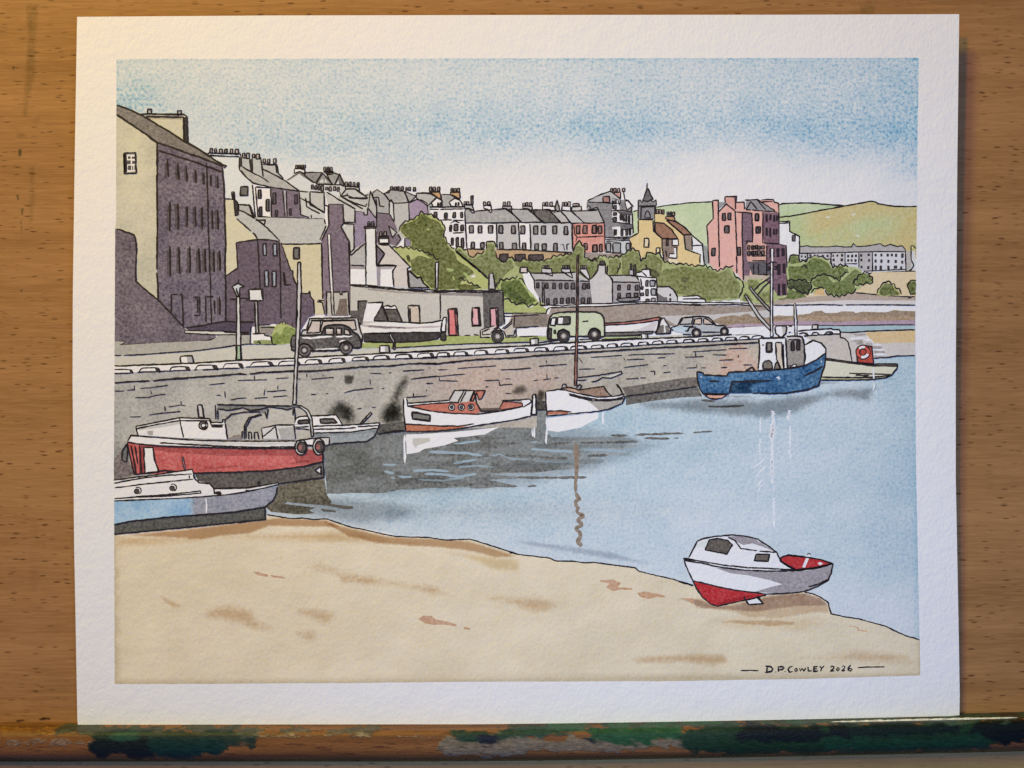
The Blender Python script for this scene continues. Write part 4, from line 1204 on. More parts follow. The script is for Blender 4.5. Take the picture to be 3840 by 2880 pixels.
# ------------------------------------------------------------------ promenade wall and road strip behind the quay
element('painted_promenade', 'long brown sea wall with a white coping behind the van')
fill('wall', '-200,960 230,960 300,870 700,850 1500,820 2212,850 J:0,500 1030,510 1130,560 1130,790 540,800 J:400,700 0,700 I:2212,1100 1000,1150 0,1130 -280,1150', (158, 142, 130), gran=0.4)
fill('coping', '150,845 700,830 1500,800 2212,810 J:860,470 860,500 0,495 I:2212,850 1500,820 700,865 300,880', 'W')
fill('coping', 'J:-60,390 200,378 250,410 300,460 -60,460', 'W')
fill('low_strip', '-480,990 -90,985 I:230,965 260,890 300,880 270,960 60,990 -200,990', 'W')
fill('pale_band', 'J:-300,640 400,620 1130,560 1130,700 400,720 0,760 I:1950,1130 1900,1090', (196, 192, 190), gran=0.3)
glaze('pale_band_soft', 'I:900,1010 1400,1000 1900,1000 1900,1100 1000,1110', (1.18, 1.2, 1.24), 0.0)
fill('weed_band', 'J:380,700 500,650 640,630 740,640 800,615 850,610 900,650 1100,660 1240,630 1350,640 1450,630 1650,610 1690,580 1800,570 1850,600 1920,600 2000,600 2060,580 2212,580 O:1200,50 1300,30 1600,40 1700,10 1780,20 1975,25 1975,160 1400,150 O:1000,170 500,150 0,160 J:1130,740 600,750 430,730', (150, 130, 110), gran=0.45)
fill('weed_band', 'J:560,770 700,740 950,740 1130,750 O:130,170 400,150 900,170 1350,140 1975,130 1975,200 1000,215 400,205 J:1130,790 560,800', (170, 146, 164), gran=0.35)
fill('weed_dark', 'J:1000,700 1230,690 1600,650 O:600,80 1000,90 1500,100 1975,80 1975,140 1400,150 900,150 400,150 0,170 J:1130,740', (166, 142, 118), gran=0.45)
ink('160,850 300,845 440,855 700,830 1000,825 1500,800 1900,800 2212,815; 280,880 500,870 700,865 1000,860 1300,835 1500,820 2000,835 2212,850 J:300,495 700,490 1030,515; J:0,495 240,490; J:0,385 200,375 250,410; J:0,420 180,415 290,420 300,460; J:0,465 500,465 880,475; -480,945 -420,950 -280,950 230,950; -490,985 -200,990 60,990 230,975 250,900 290,875', w=5.2)
ink('O:130,215 400,210 700,210 1000,215 1300,210 1600,200 1975,205; J:560,800 700,790 1130,775; J:1180,500 1450,500 1800,490 2080,500; J:2110,495 2212,495 F:1700,1600 2115,1605', w=5)

# ------------------------------------------------------------------ low quay building and white cottage (frames G, H)
frame('H')
element('painted_cottage', 'white cottage with tall white chimney and grey hipped roof')
fill('wall', 'G:1640,605 1830,605 1835,860 1985,870 H:330,610 320,400 365,340 120,330 G:1985,610 2212,610 H:0,600 G:1640,850', (226, 216, 204))
fill('roof', 'G:1635,480 1830,320 1840,605 1640,605', (190, 180, 168), gran=0.4)
fill('roof', '105,62 270,65 420,210 550,345 510,372 530,620 340,610 320,400 365,335 130,325', (216, 200, 184), gran=0.35)
fill('valley', '112,75 215,180 130,322 108,330', (112, 96, 104), o=1, w=6)
fill('chimney', 'C:1272,1025 1410,1028 1420,1500 G:1985,880 1838,862 1832,130', (236, 226, 212))
fill('chimney_cap', 'C:1262,1000 1415,1000 1415,1025 1265,1025', (90, 78, 72), o=1, w=5)
fill('chimney', 'C:1465,1165 1570,1160 1580,1215 1465,1215', 'W')
fill('chimney_cap', 'C:1450,1130 1580,1125 1580,1165 1455,1165', (60, 52, 48))
fill('eaves_shade', 'G:1640,610 1830,612 1830,655 1640,650', (166, 150, 148))
fill('eaves_shade', '115,335 160,345 160,600 118,595', (160, 146, 148))
fill('eaves_shade', '160,345 340,342 310,375 160,378', (182, 170, 164))
fill('window_bay', 'G:1645,655 1830,660 1830,855 1645,850', 'W')
fill('window_bay', '165,380 310,378 330,605 165,605', 'W')
fill('roof_end', '520,395 620,480 690,490 720,560 790,620 540,618', (168, 162, 154), o=1, w=6)
ink('G:1835,130 1840,500 1838,860; G:1965,140 1975,500 1985,615 2212,605 H:130,325 370,335 320,400 335,610; G:1640,480 1830,320; G:1645,605 1820,610; 105,62 215,180 130,325; 270,65 420,215 550,350 510,372 525,620; 150,60 270,65; 540,390 640,495 680,480 720,555 800,625; G:2000,330 2140,325; C:1455,1130 1575,1125 1585,1215 1460,1220 1450,1130', w=6.2)
frame('C')
windows('1315,940,1340,995 1360,940,1388,995 1465,1070,1495,1125 1520,1070,1555,1120', (190, 170, 160), w=6.5, name='chimney_pot')
frame('H')
element('painted_quay_building', 'low grey quay building with pink doors')
fill('wall', 'G:1640,870 2000,880 H:0,612 400,650 800,668 935,680 1490,690 1500,1150 1440,1240 0,1270 G:1800,1500 1640,1260', (204, 194, 178), gran=0.35)
fill('end_wall', '1485,690 1750,672 1770,1090 1650,1150 1500,1155', (98, 92, 88), gran=0.4)
fill('roof_edge', 'G:1640,860 2000,875 H:0,598 400,640 930,655 1750,655 1750,675 930,685 400,660 0,620', 'W')
glaze('eaves_shade', '0,625 400,665 935,690 935,705 400,690 0,650', (0.62, 0.58, 0.58), 0.9)
glaze('eaves_shade', '945,680 1490,690 1490,735 1300,725 945,715', (0.48, 0.44, 0.48), 0.95)
ink('G:1640,855 1850,865 2000,880 H:0,600 200,610 400,635 600,645 800,645 900,660 1200,655 1500,660 1740,655 1750,680 1755,900 1770,1090; G:1650,870 H:0,612 500,655 930,680 1100,670 1500,680 1730,675; 935,690 940,860 935,1030; 1250,1240 1330,1235; 1370,1228 1440,1235; 1015,1245 1200,1245', w=6)
fill('door', '520,850 665,850 675,1075 535,1075', (210, 190, 165), o=1, w=6.5)
fill('door', '1040,895 1150,890 1170,1240 1050,1240', (226, 128, 122), o=1, w=8)
fill('window', '1350,880 1440,878 1460,1110 1350,1115', (230, 172, 172), o=1, w=8)
fill('door', '1580,885 1680,880 1690,1140 1590,1140', (226, 164, 168), o=1, w=7)
ink('545,880 550,1070; 655,850 660,900; 1125,900 1145,1235; 1425,885 1440,1105 1350,1105; 1655,890 1670,1140; 1580,890 1650,885', w=5.5)
glaze('door_shade', '1050,1050 1150,1050 1160,1235 1055,1235', (1.0, 0.9, 0.95), 0.6)

# ------------------------------------------------------------------ street, pavement and grass along the quay
element('painted_street', 'pale grey street and grass verge along the quay')
frame('K')
fill('pavement', '103,528 500,515 900,485 1300,450 1650,400 2212,385 L:330,460 900,440 1200,500 H:0,1405 400,1390 1000,1360 1600,1340 2212,1300 I:400,1290 1000,1280 1500,1250 2212,1215 J:560,870 1130,850 1130,900 540,920 0,960 I:0,1400 H:0,1500 L:0,680 K:100,700', (206, 200, 186), gran=0.3)
fill('road', '103,345 245,350 160,395 900,355 1350,335 1420,300 1460,255 1850,255 1880,380 1650,400 1300,450 900,485 500,515 103,528', (178, 168, 152), gran=0.35)
fill('kerb', '1015,205 1500,215 1850,230 1850,258 1400,262 1015,238', (216, 206, 188), o=1, w=5)
fill('verge', 'L:1230,440 1400,420 1800,430 2212,400 H:900,1300 1000,1250 1450,1240 H:2212,1240 I:0,1245 250,1250 250,1300 H:1800,1325 1400,1345 1000,1355 360,1395 0,1400 L:1240,500', (172, 178, 106), gran=0.35)
fill('pale_strip', 'H:1900,1170 2212,1140 I:0,1130 280,1130 250,1240 0,1240 H:1950,1250', 'W')
fill('pale_strip', 'J:580,800 1130,780 1130,850 560,870', 'W')
fill('verge', 'I:1000,1240 1470,1235 1470,1270 950,1290', (186, 194, 140))
fill('shed_wall', 'H:1890,990 I:0,940 I:240,960 250,1110 H:1900,1135', (138, 124, 112), gran=0.4)
fill('bush', 'G:600,1480 680,1380 760,1340 880,1400 930,1430 930,1560 860,1620 640,1640', (174, 180, 104), gran=0.4)
fill('bush', 'G:620,1530 680,1470 740,1500 800,1400 830,1400 930,1440 920,1560 860,1610 640,1630', (126, 138, 66), gran=0.5)
fill('shade_patch', 'G:450,1400 660,1410 620,1500 560,1510 440,1490', (150, 138, 126))
fill('grass_edge', 'G:450,1395 660,1390 650,1405 450,1410', (190, 194, 110))
ink('103,528 185,528; 225,528 500,515 800,492 900,485 1100,475 1300,450 1500,425 1650,400 1850,380 2212,385; G:450,1380 600,1375; G:470,1405 660,1410; G:720,1370 740,1330; G:760,1370 755,1335; G:800,1375 795,1345; G:890,1390 885,1350; G:0,1470 330,1490; G:350,1400 340,1620', w=5)
ink('H:300,1400 500,1390 1000,1360 1300,1345 1600,1340 2100,1325; H:1890,985 2212,970; H:1900,1140 2212,1120; H:1900,990 1890,1130; I:130,1330 400,1300; I:660,1290 950,1275; I:1000,1245 1460,1240; I:950,1290 1450,1270; J:0,915 120,905; J:240,900 560,885 1130,855; H:1960,1255 2200,1245', w=5)
# ------------------------------------------------------------------ quay furniture, vehicles and laid-up boats
frame('G')
element('painted_lamp', 'old street lamp with a lantern beside the signboard')
fill('post', '164,1010 204,1010 214,1400 220,1659 K:1750,590 1680,590 K:1686,100', (216, 208, 196), o=1, w=6)
fill('post_base', 'K:1690,400 1735,400 1745,585 1685,585', (166, 186, 146), o=1, w=7)
fill('lantern', '105,885 150,855 185,840 265,880 205,900 200,1010 170,1010 120,900', (206, 204, 196), o=1, w=7)
ink('188,840 190,790; 70,1055 90,1040 160,1045; 200,1035 280,1030 310,1045 290,1060; 160,900 185,1000', w=6.5)
element('painted_sign', 'blank white signboard on a post beside the street lamp')
fill('board', '325,920 490,915 505,1065 330,1060', (232, 222, 208), o=1, w=8)
fill('post', '400,1070 435,1070 450,1490 415,1490', (196, 186, 176), o=1, w=7)
ink('405,915 405,890', w=7)
element('painted_wall', 'small white wall stub below the signboard')
fill('wall', '375,1490 520,1490 535,1520 615,1530 630,1620 380,1620', 'W')
fill('moss', '380,1580 500,1570 610,1575 625,1625 470,1630 385,1615', (150, 154, 96))
ink('370,1495 520,1490 530,1515 610,1525 630,1625; 430,1610 450,1590 480,1630', w=6)

frame('L')
element('painted_car', 'pale estate car parked behind the black saloon car')
fill('body', '450,300 520,260 570,120 1190,110 1215,280 1250,350 1240,430 900,400 440,330', (206, 198, 186))
fill('window', '590,150 700,150 690,300 520,310', (206, 186, 172), o=1, w=6)
fill('window', '725,155 1140,140 1165,265 700,290', (206, 186, 168), o=1, w=6)
ink('440,330 470,275 520,265 560,120 800,115 1180,110 1215,290 1245,340 1240,430; 575,145 1145,140', w=7)
element('painted_car', 'black rounded saloon car parked on the quay')
fill('body', '330,360 390,335 700,330 740,250 800,210 960,200 1060,230 1120,290 1180,330 1215,400 1225,490 1120,500 950,530 600,540 350,535 325,500 318,430', (92, 86, 82), o=1, w=8, gran=0.5, sm=2)
windows('760,245,870,330 905,245,970,330', (216, 206, 196), w=7)
fill('window', '1010,250 1060,270 1095,330 1005,330', (206, 190, 176), o=1, w=7)
fill('window_tint', '760,290 865,280 868,328 755,328', (190, 168, 152))
fill('window_tint', '905,290 970,285 970,328 908,328', (190, 168, 152))
stroke_paint('highlight', '460,365 560,375 700,360 850,350;900,355 1000,350 1110,345;640,525 760,520 920,510;940,430 960,410 1020,400', 7, mat=M_WHITE)


def wheel(cx, cy, r, rim=(200, 192, 184), tyre=(74, 68, 64), k=0.98, hub=0.32, par=None):
    x0, y0, s = state['frame']
    c = lambda q: [(x0 + (cx + q * r * math.cos(a) * k) / s, y0 + (cy + q * r * math.sin(a)) / s) for a in np.linspace(0, 2 * math.pi, 26)[:-1]]
    fill('tyre', c(1.0), tyre, o=1, w=5.5, gran=0.4)
    fill('wheel_rim', c(hub * 1.7), (120, 112, 108), o=1, w=4.5)
    fill('hub', c(hub * 0.8), rim)


flush()
wheel(490, 530, 82, tyre=(110, 102, 98))
wheel(1030, 495, 82, tyre=(110, 102, 98))
ink('430,460 480,445 550,460 590,510 600,560; 940,490 980,435 1060,430 1110,470 1120,510', w=7)

frame('H')
element('painted_boat', 'white laid-up boat with black underside beside the quay building')
fill('topsides', 'L:1210,200 1400,170 1600,160 H:450,1065 680,1080 970,1040 1005,1000 1010,1170 940,1200 600,1200 0,1215 L:1250,310', (236, 228, 216))
fill('cabin', 'G:1860,1090 2060,1090 H:190,825 75,1045 G:1950,1330 1790,1330', 'W')
fill('canvas', '180,860 250,1050 75,1045', (92, 84, 76), gran=0.4)
fill('canvas', '210,895 370,890 440,1055 260,1055', (92, 84, 76), gran=0.4)
fill('canvas_light', '205,870 250,850 300,865 340,845 370,880 360,895 210,895', 'W')
fill('shed', 'G:1645,1190 1740,1190 1740,1070 1860,1065 1850,1100 1800,1330 1790,1400 1740,1290 1640,1270', (94, 86, 78), gran=0.4)
fill('underside', 'L:1250,315 1600,310 H:0,1215 600,1200 940,1200 905,1285 700,1320 0,1320 L:1600,430 1260,420', (66, 60, 56), gran=0.35)
fill('rudder', '940,1210 1005,1180 1010,1290 985,1305 945,1290', (78, 72, 66), o=1, w=6)
fill('sternpost', '960,1060 985,1000 1015,1005 1005,1185 945,1200', 'W', o=1, w=7)
stroke_paint('rubbing_strake', 'L:1220,205 1500,230 1800,240 H:0,1120 200,1140 500,1140 950,1120', 7, c=(196, 176, 172))
ink('G:1740,1190 1740,1070 1860,1065; G:1860,1090 2060,1085 H:195,820 75,1045; H:180,850 265,1055; 195,840 270,1060; 370,880 445,1060; 75,1045 450,1065 680,1080 850,1065 960,1040; L:1220,205 1210,160; 210,860 260,850 300,865 345,850 375,880; 210,900 370,895; L:1250,315 1600,310 H:0,1215 300,1205 600,1200 930,1200; L:1260,420 1600,430 H:0,1320 300,1330 700,1315 910,1280 960,1180', w=6.2)
fill('prop', '280,1225 300,1220 355,1330 350,1415 330,1415 330,1340', 'W', o=1, w=6)

element('painted_trailer', 'open two-wheel trailer with raised drawbar behind the van')
fill('body', '1455,1170 1640,1110 1660,1130 1600,1160 1700,1150 1770,1240 1840,1240 1900,1170 1920,1250 1790,1260 1600,1260 1470,1260', (212, 202, 188))
fill('panel', '1760,1160 1860,1080 1890,1170 1840,1240 1790,1230', (200, 186, 168))
ink('1455,1165 1460,1265 1590,1265; 1480,1185 1485,1230 1590,1225; 1460,1165 1640,1110; 1480,1190 1580,1150; 1590,1210 1640,1160 1700,1145 1760,1190 1790,1260 1920,1255 1920,1150; 1740,1150 1860,1060 1870,1020; 1760,1160 1865,1080; 1800,1240 1890,1235 1905,1160', w=5.6)
flush()
wheel(1680, 1250, 80, hub=0.36)

frame('I')
element('painted_boat', 'white clinker boat with red rail chocked behind the van')
fill('topsides', '990,1090 1400,1060 1680,1010 1720,1050 1660,1170 1630,1190 1000,1195', (232, 228, 226))
fill('shade', '1300,1180 1450,1150 1560,1100 1640,1050 1670,1070 1640,1180', (206, 198, 200))
fill('rail', '990,1080 1250,1065 1500,1035 1690,1000 1720,1015 1690,1040 1500,1070 1250,1095 990,1105', (190, 112, 100), o=1, w=5.5)
fill('underside', '990,1200 1300,1195 1630,1185 1600,1215 1300,1240 990,1245', (108, 104, 98), o=1, w=5.5)
fill('tarp', '1700,1040 1760,1010 1850,1160 1840,1210 1660,1220', (222, 220, 218), o=1, w=6)
fill('tarp_shade', '1690,1110 1760,1100 1760,1200 1670,1215', (112, 104, 98))
fill('tarp_shade', '1775,1110 1810,1110 1845,1190 1790,1205', (116, 108, 102))
ink('1690,1000 1730,1010 1690,1130 1640,1210', w=6)
element('painted_van', 'pale green delivery van parked on the quay')
fill('body', '255,1290 250,1200 262,1120 285,1000 320,960 400,938 640,930 880,935 940,955 975,1000 990,1080 992,1250 930,1255 760,1250 540,1250 380,1290', (202, 208, 174), o=1, w=7.5, gran=0.35)
fill('windscreen', '305,1010 365,1005 350,1110 285,1105', 'W', o=1, w=6)
fill('side_window', '385,1000 545,995 540,1095 375,1095', (86, 80, 74), o=1, w=7)
fill('side_window_light', '395,1005 455,1002 445,1085 390,1085', 'W')
fill('grille', '265,1140 305,1150 305,1280 258,1270', (64, 58, 56), o=1, w=5)
fill('headlamp', '335,1170 355,1165 360,1210 338,1215', (90, 84, 78), o=1, w=6)
fill('vent', '700,1050 780,1040 785,1060 710,1068', (50, 46, 44))
glaze('roof_shade', '320,965 640,935 640,950 400,985', (0.78, 0.8, 0.72), 0.8)
flush()
wheel(460, 1245, 80, tyre=(62, 56, 54), hub=0.36)
wheel(862, 1222, 80, tyre=(62, 56, 54), hub=0.36)
ink('375,1230 400,1180 460,1160 530,1190 540,1240; 775,1230 800,1170 870,1145 930,1180 940,1240', w=7)
element('painted_car', 'pale blue saloon car parked near the harbour steps')
fill('body', '1850,1130 1940,1100 1990,1010 2140,990 2212,985 J:300,650 380,700 430,765 560,775 590,830 570,880 240,870 0,870 I:2130,1235 1900,1190', (176, 178, 182), gran=0.35)
fill('bonnet', '1860,1130 2080,1115 2130,1130 2060,1180 2050,1210 1900,1180', (184, 202, 214))
fill('window', '2010,1010 2140,1000 2120,1090 1960,1095', (190, 184, 180), o=1, w=5.5)
fill('window', 'J:150,680 245,670 240,745 145,745', (206, 184, 170), o=1, w=5.5)
fill('window', 'J:270,670 320,680 410,750 270,745', (206, 184, 170), o=1, w=5.5)
ink('1850,1140 1940,1105 1990,1010 2212,990 J:250,645 330,655 380,700 430,765 550,765 590,830 575,870; J:0,770 80,775 130,770 160,690; J:70,840 90,790 170,780; J:240,850 480,850; J:0,880 110,880; 2060,1190 2090,1130; 1850,1140 1880,1180; J:30,830 60,840', w=6)
frame('J')
flush()
wheel(178, 860, 60, tyre=(74, 70, 70), hub=0.42)
wheel(538, 840, 52, tyre=(74, 70, 70), hub=0.42)
frame('K')

# ------------------------------------------------------------------ water
def sea(x, y):
    n, n2 = fbm(x, y * 1.8, 300, 3.1), fbm(x, y, 90, 8.8)
    b = 0.66 + 0.10 * n + 0.04 * n2
    b += 0.25 * math.exp(-((x - 1700) / 420.0) ** 2 - ((y - 1860) / 60.0) ** 2)
    b += 0.22 * math.exp(-((x - 2330) / 260.0) ** 2 - ((y - 1570) / 70.0) ** 2)
    b += 0.20 * math.exp(-((x - 2560) / 220.0) ** 2 - ((y - 1680) / 60.0) ** 2)
    b += 0.22 * sstep(3150, 3440, x) * sstep(2250, 1900, y)
    b -= 0.33 * sstep(1930, 2120, y - 0.10 * (x - 1500)) * (0.8 + 0.5 * n)
    b -= 0.20 * math.exp(-((x - 2650) / 300.0) ** 2 - ((y - 1960) / 70.0) ** 2)
    b += 0.28 * math.exp(-max(3437 - x, 0) / 7.0)
    g = 0.30 * math.exp(-((x - 1950) / 500.0) ** 2 - ((y - 1915) / 40.0) ** 2) + 0.25 * sstep(1500, 1350, x) * sstep(1820, 1900, y)
    b = max(0.10, min(1.1, b))
    t = tuple(PAPER * (1 - b * k) for k in (0.53, 0.34, 0.255))
    return (*lerp3(t, (0.42, 0.44, 0.44), g), 0.62)


frame('X')
element('painted_water', 'pale blue granulated harbour water')
fill('water_wash', '429,1500 1000,1500 2000,1400 2800,1320 3433,1325 3434,1640 3436,1800 3442,2100 3449,2420 2500,2400 1500,2200 429,2100', None, fn=sea, step=15, rough=1.2)

GW = (116, 117, 112)


def dark_water(x, y):
    n, n2 = fbm(x, y * 2.5, 160, 9.1), fbm(x, y * 1.3, 60, 2.4)
    c = lerp3(pigment((128, 130, 127), 1400, 1700), pigment((98, 98, 92), 1400, 1700), 0.5 + 0.9 * n + 0.4 * n2 - 0.0006 * (x - 1500))
    t = sstep(1950, 2350, x)
    return (*lerp3(c, pigment((150, 160, 164), 2200, 1650), t), 0.42)


frame('N')
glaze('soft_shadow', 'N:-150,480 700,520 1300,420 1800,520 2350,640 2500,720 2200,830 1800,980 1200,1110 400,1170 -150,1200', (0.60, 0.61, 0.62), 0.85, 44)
fill('dark_reflection', 'M:1870,480 R:770,640 1290,600 1440,500 1800,470 N:190,590 760,540 1260,460 1320,400 1400,400 1400,590 1450,640 1600,650 2050,640 2150,680 1900,690 2200,720 2050,750 2150,800 1900,800 1700,910 1300,950 900,960 1150,985 1180,1000 900,1010 1150,1065 800,1090 700,1075 500,1085 380,1080 260,1100 150,1095 0,1125 R:1300,1275 780,1285 765,1100 M:1890,700',
     None, fn=dark_water, step=18, rough=2.2)
fill('olive_reflection', 'M:1480,780 1880,712 1905,870 1945,925 1935,945 1620,935 1560,925 1540,945 1800,975 1750,1000 1800,1025 1650,1035 1420,1010 1375,975 1470,850', (102, 95, 78), gran=0.55)
fill('olive_streak', 'M:1620,935 1800,940 1940,945 2130,965 2130,985 2060,990 1900,960', (116, 110, 98), gran=0.5)
fill('olive_streak', 'M:1850,985 1980,1000 1985,1018 1870,1010', (116, 110, 98), gran=0.5)
stroke_paint('light_ripple', '-10,880 60,885 110,880;0,940 90,960;130,985 240,990;350,960 500,965 640,985 800,960;390,770 500,775 700,780 850,805;600,870 720,850 800,840;100,1000 60,990;1270,745 1450,760 1640,770;1270,690 1330,680;560,715 700,690 830,675;250,935 420,925 560,940;1700,745 1850,750 2100,770', 9, c=(154, 172, 182))
stroke_paint('light_ripple', '860,825 1000,790 1100,830 1250,840;300,1010 500,1020 700,990;1300,850 1500,860 1700,850;640,900 800,890 950,905;1000,560 1100,540 1200,530', 7, c=(148, 164, 172))
stroke_paint('dark_ripple', '580,645 760,640 900,655 1060,648;520,705 700,720 1000,730;350,745 480,745;370,800 600,800 760,805;800,815 940,812;930,690 1050,700 1180,692;1040,805 1200,800 1400,820 1590,828;820,930 1000,940 1200,935 1420,930;1380,700 1500,700 1610,690;1700,690 1900,690 2200,682;1960,630 2100,630;1760,805 1940,800;0,1050 300,1052 600,1055 850,1050 1000,1065 1150,1068;1240,1068 1320,1064;1150,990 1400,995 1750,990', 9, c=(104, 103, 98), gran=0.6)
stroke_paint('grey_streak', '1450,660 1700,655 2000,660 2180,665;1300,720 1700,730 2100,715;1100,860 1500,870 1900,850;900,905 1200,900 1500,905;200,880 500,870 760,880;100,1030 400,1015 700,1030', 18, c=(0.72, 0.72, 0.72), a=0.8)
stroke_paint('dark_ripple', 'S:1110,762 1300,755 1530,748;S:1610,742 1780,732;S:1190,792 1410,795;S:1450,790 1485,790;S:1740,515 1900,518 2050,510;S:1680,462 1800,470', 8, c=(104, 102, 98), gran=0.5)
stroke_paint('mast_reflection', '1655,690 1660,750 1662,850 1665,930 1655,1040 1655,1120;1655,1120 1670,1150 1690,1180 1655,1200 1665,1240 1680,1255 1665,1285 1690,1305 1720,1325 1675,1360 1705,1385 1700,1410 1660,1430 1690,1470 1695,1500 1675,1545 1690,1565 1705,1588', 14, c=(142, 124, 108), sm=4, gran=0.4)
stroke_paint('mast_reflection', '1652,720 1665,800 1662,920', 20, c=(140, 120, 104), sm=3, gran=0.4)
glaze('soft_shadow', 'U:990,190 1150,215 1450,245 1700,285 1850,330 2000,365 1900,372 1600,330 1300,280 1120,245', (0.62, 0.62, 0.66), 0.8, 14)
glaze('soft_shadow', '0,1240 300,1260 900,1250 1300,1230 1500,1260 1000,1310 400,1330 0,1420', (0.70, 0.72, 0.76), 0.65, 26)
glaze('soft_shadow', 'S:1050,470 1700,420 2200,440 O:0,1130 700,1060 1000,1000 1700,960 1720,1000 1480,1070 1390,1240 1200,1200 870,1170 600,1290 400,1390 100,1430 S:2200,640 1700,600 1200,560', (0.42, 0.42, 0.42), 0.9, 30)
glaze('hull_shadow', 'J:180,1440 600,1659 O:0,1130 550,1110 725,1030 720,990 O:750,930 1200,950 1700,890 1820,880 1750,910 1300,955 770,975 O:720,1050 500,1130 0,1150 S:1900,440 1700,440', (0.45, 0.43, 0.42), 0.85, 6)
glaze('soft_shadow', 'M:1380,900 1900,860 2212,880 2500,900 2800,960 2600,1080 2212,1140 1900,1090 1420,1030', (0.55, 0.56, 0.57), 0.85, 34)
fill('wash_reflection', '190,620 400,612 700,590 1000,555 870,620 700,640 600,650 640,675 560,700 520,715 350,745 300,775 195,790', 'W')
fill('window_reflection', '248,655 395,650 400,680 290,715 275,740 248,700', (196, 190, 178))
fill('wash_reflection', '1412,480 1600,460 1850,425 1850,480 1700,560 1500,600 1415,585', 'W')
stroke_paint('white_reflection', '180,625 176,720 182,865;1400,480 1415,560 1400,640 1402,700;1270,480 1280,560 1285,640;1290,470 1296,560 1300,645;1310,480 1305,560;1275,500 1290,600;1900,340 1892,370 1900,400;1895,420 1890,480 1895,535', 8, mat=M_WHITE)
# ------------------------------------------------------------------ harbour wall
def wall_stone(x, y):
    n, n2 = fbm(x, y, 190, 1.7), fbm(x, y, 70, 6.6)
    a, b = pigment((190, 181, 166), x, y), pigment((166, 160, 149), x, y)
    c = lerp3(a, b, 0.45 + 0.8 * n + 0.35 * n2)
    t = 0.55 * math.exp(-((x - 1800) / 200.0) ** 2 - ((y - 1440) / 120.0) ** 2) + 0.35 * math.exp(-((x - 2050) / 90.0) ** 2 - ((y - 1420) / 60.0) ** 2)
    t += 0.65 * sstep(0.2, 0.5, math.exp(-((x - 2775) / 70.0) ** 2 - ((y - 1370) / 75.0) ** 2) + 0.25 * n2)
    t += 0.35 * math.exp(-((x - 2670) / 40.0) ** 2 - ((y - 1385) / 30.0) ** 2)
    c = lerp3(c, pigment((204, 164, 146), x, y), t)
    if x < 520:
        c = lerp3(c, pigment((112, 108, 100), x, y), 0.75 * sstep(1600, 1760, y) * sstep(560, 440, x) + 0.2 * sstep(470, 430, x))
    return (*c, 0.5)


frame('K')
element('painted_harbour_wall', 'long grey stone harbour wall with white coping and drain scuppers')
fill('wall_wash', '100,760 500,745 900,725 1300,705 1700,690 2212,660 L:200,730 700,705 1400,655 2212,630 H:1000,1510 1600,1480 2212,1440 I:500,1430 1000,1400 2212,1320 J:300,970 980,930 985,1100 980,1350 J:180,1480 S:1650,345 1300,390 1030,425 N:1320,410 1320,560 N:1000,560 170,585 R:1800,470 1440,505 R:1300,600 780,640 M:1870,480 1600,500 400,720 62,740', None, fn=wall_stone, step=17, rough=1.5)
fill('coping', '102,668 500,652 960,632 1400,612 1690,595 2212,575 L:400,628 800,608 1280,585 2212,540 H:600,1450 1200,1420 2212,1365 I:600,1325 1400,1285 2212,1258 J:500,890 1140,850 1140,930 980,930 500,958 0,990 I:2212,1320 1000,1400 500,1430 H:2212,1440 1600,1480 1000,1510 L:2212,630 1400,655 700,705 200,730 K:2212,660 1700,690 1300,705 900,725 500,745 100,760', 'W')
for q, a, s in (('L:1000,870 1030,840 1140,860 1110,970 1010,975', 0.85, 12), ('R:840,150 940,60 1080,100 1160,220 1150,300 1130,380 990,380 920,270 780,250', 0.9, 42), ('L:1780,840 1860,850 1870,940 1800,1060 1700,1200 1770,1200 1780,1480 1470,1510 1480,1330 1580,1200 1650,1000', 0.95, 42), ('R:1430,200 1540,60 1650,-160 1790,-260 1850,-200 1830,-60 1800,60 1795,390 1450,410', 0.8, 62), ('R:740,250 880,60 1080,40 1200,200 1180,390 780,395', 0.75, 60), ('N:1110,220 1180,180 1240,200 1240,260 1160,285 1090,270', 0.75, 24), ('N:1320,240 1390,240 1400,300 1320,420', 0.85, 18), ('J:1700,870 1780,900 1760,1000 1720,980', 0.4, 14)):
    glaze('damp_stain', q, (0.13, 0.13, 0.12), a, s * 0.72, sm=3)
fill('tide_band', 'R:1465,385 1800,345 1800,470 1420,515', (82, 78, 72), gran=0.5)
fill('tide_band', 'N:0,530 180,520 180,580 0,605', (88, 84, 76), gran=0.5)
fill('tide_band', 'N:1320,330 1400,330 1400,400 1320,410', (76, 72, 68), gran=0.5)
fill('tide_band', 'S:1000,352 1150,330 1300,305 1500,275 1650,262 1665,345 1500,365 1300,392 1030,428', (110, 104, 98), gran=0.5)
fill('tide_band', 'S:1030,430 1300,394 1650,348 1690,430 1500,440 1250,470 1030,505', (104, 101, 97), gran=0.5)
ink('102,668 400,655 700,645 960,632 1140,630 1400,612 1690,595 2000,582 2212,575 L:360,632 800,608 1280,585 1500,572 1800,558 2212,540 H:300,1465 600,1450 900,1435 1200,1420 1600,1395 2212,1365 I:300,1340 600,1330 1000,1305 1400,1285 1800,1270 2212,1258 J:200,910 500,890 800,872 1140,850', w=6.6)
ink('100,762 350,755; 400,745 600,738 900,725 1060,718; 1130,718 1180,712; 1240,715 1500,700 1730,690; 1800,680 2180,662 L:0,738 300,725 700,705 1000,690; L:1100,668 1400,652 1700,640 2212,630 H:700,1525 1000,1508 1300,1495 1600,1480 2000,1455 2212,1440 I:300,1440 700,1415 1000,1400 1600,1355 2212,1320 J:300,970 600,955 980,935', w=5)
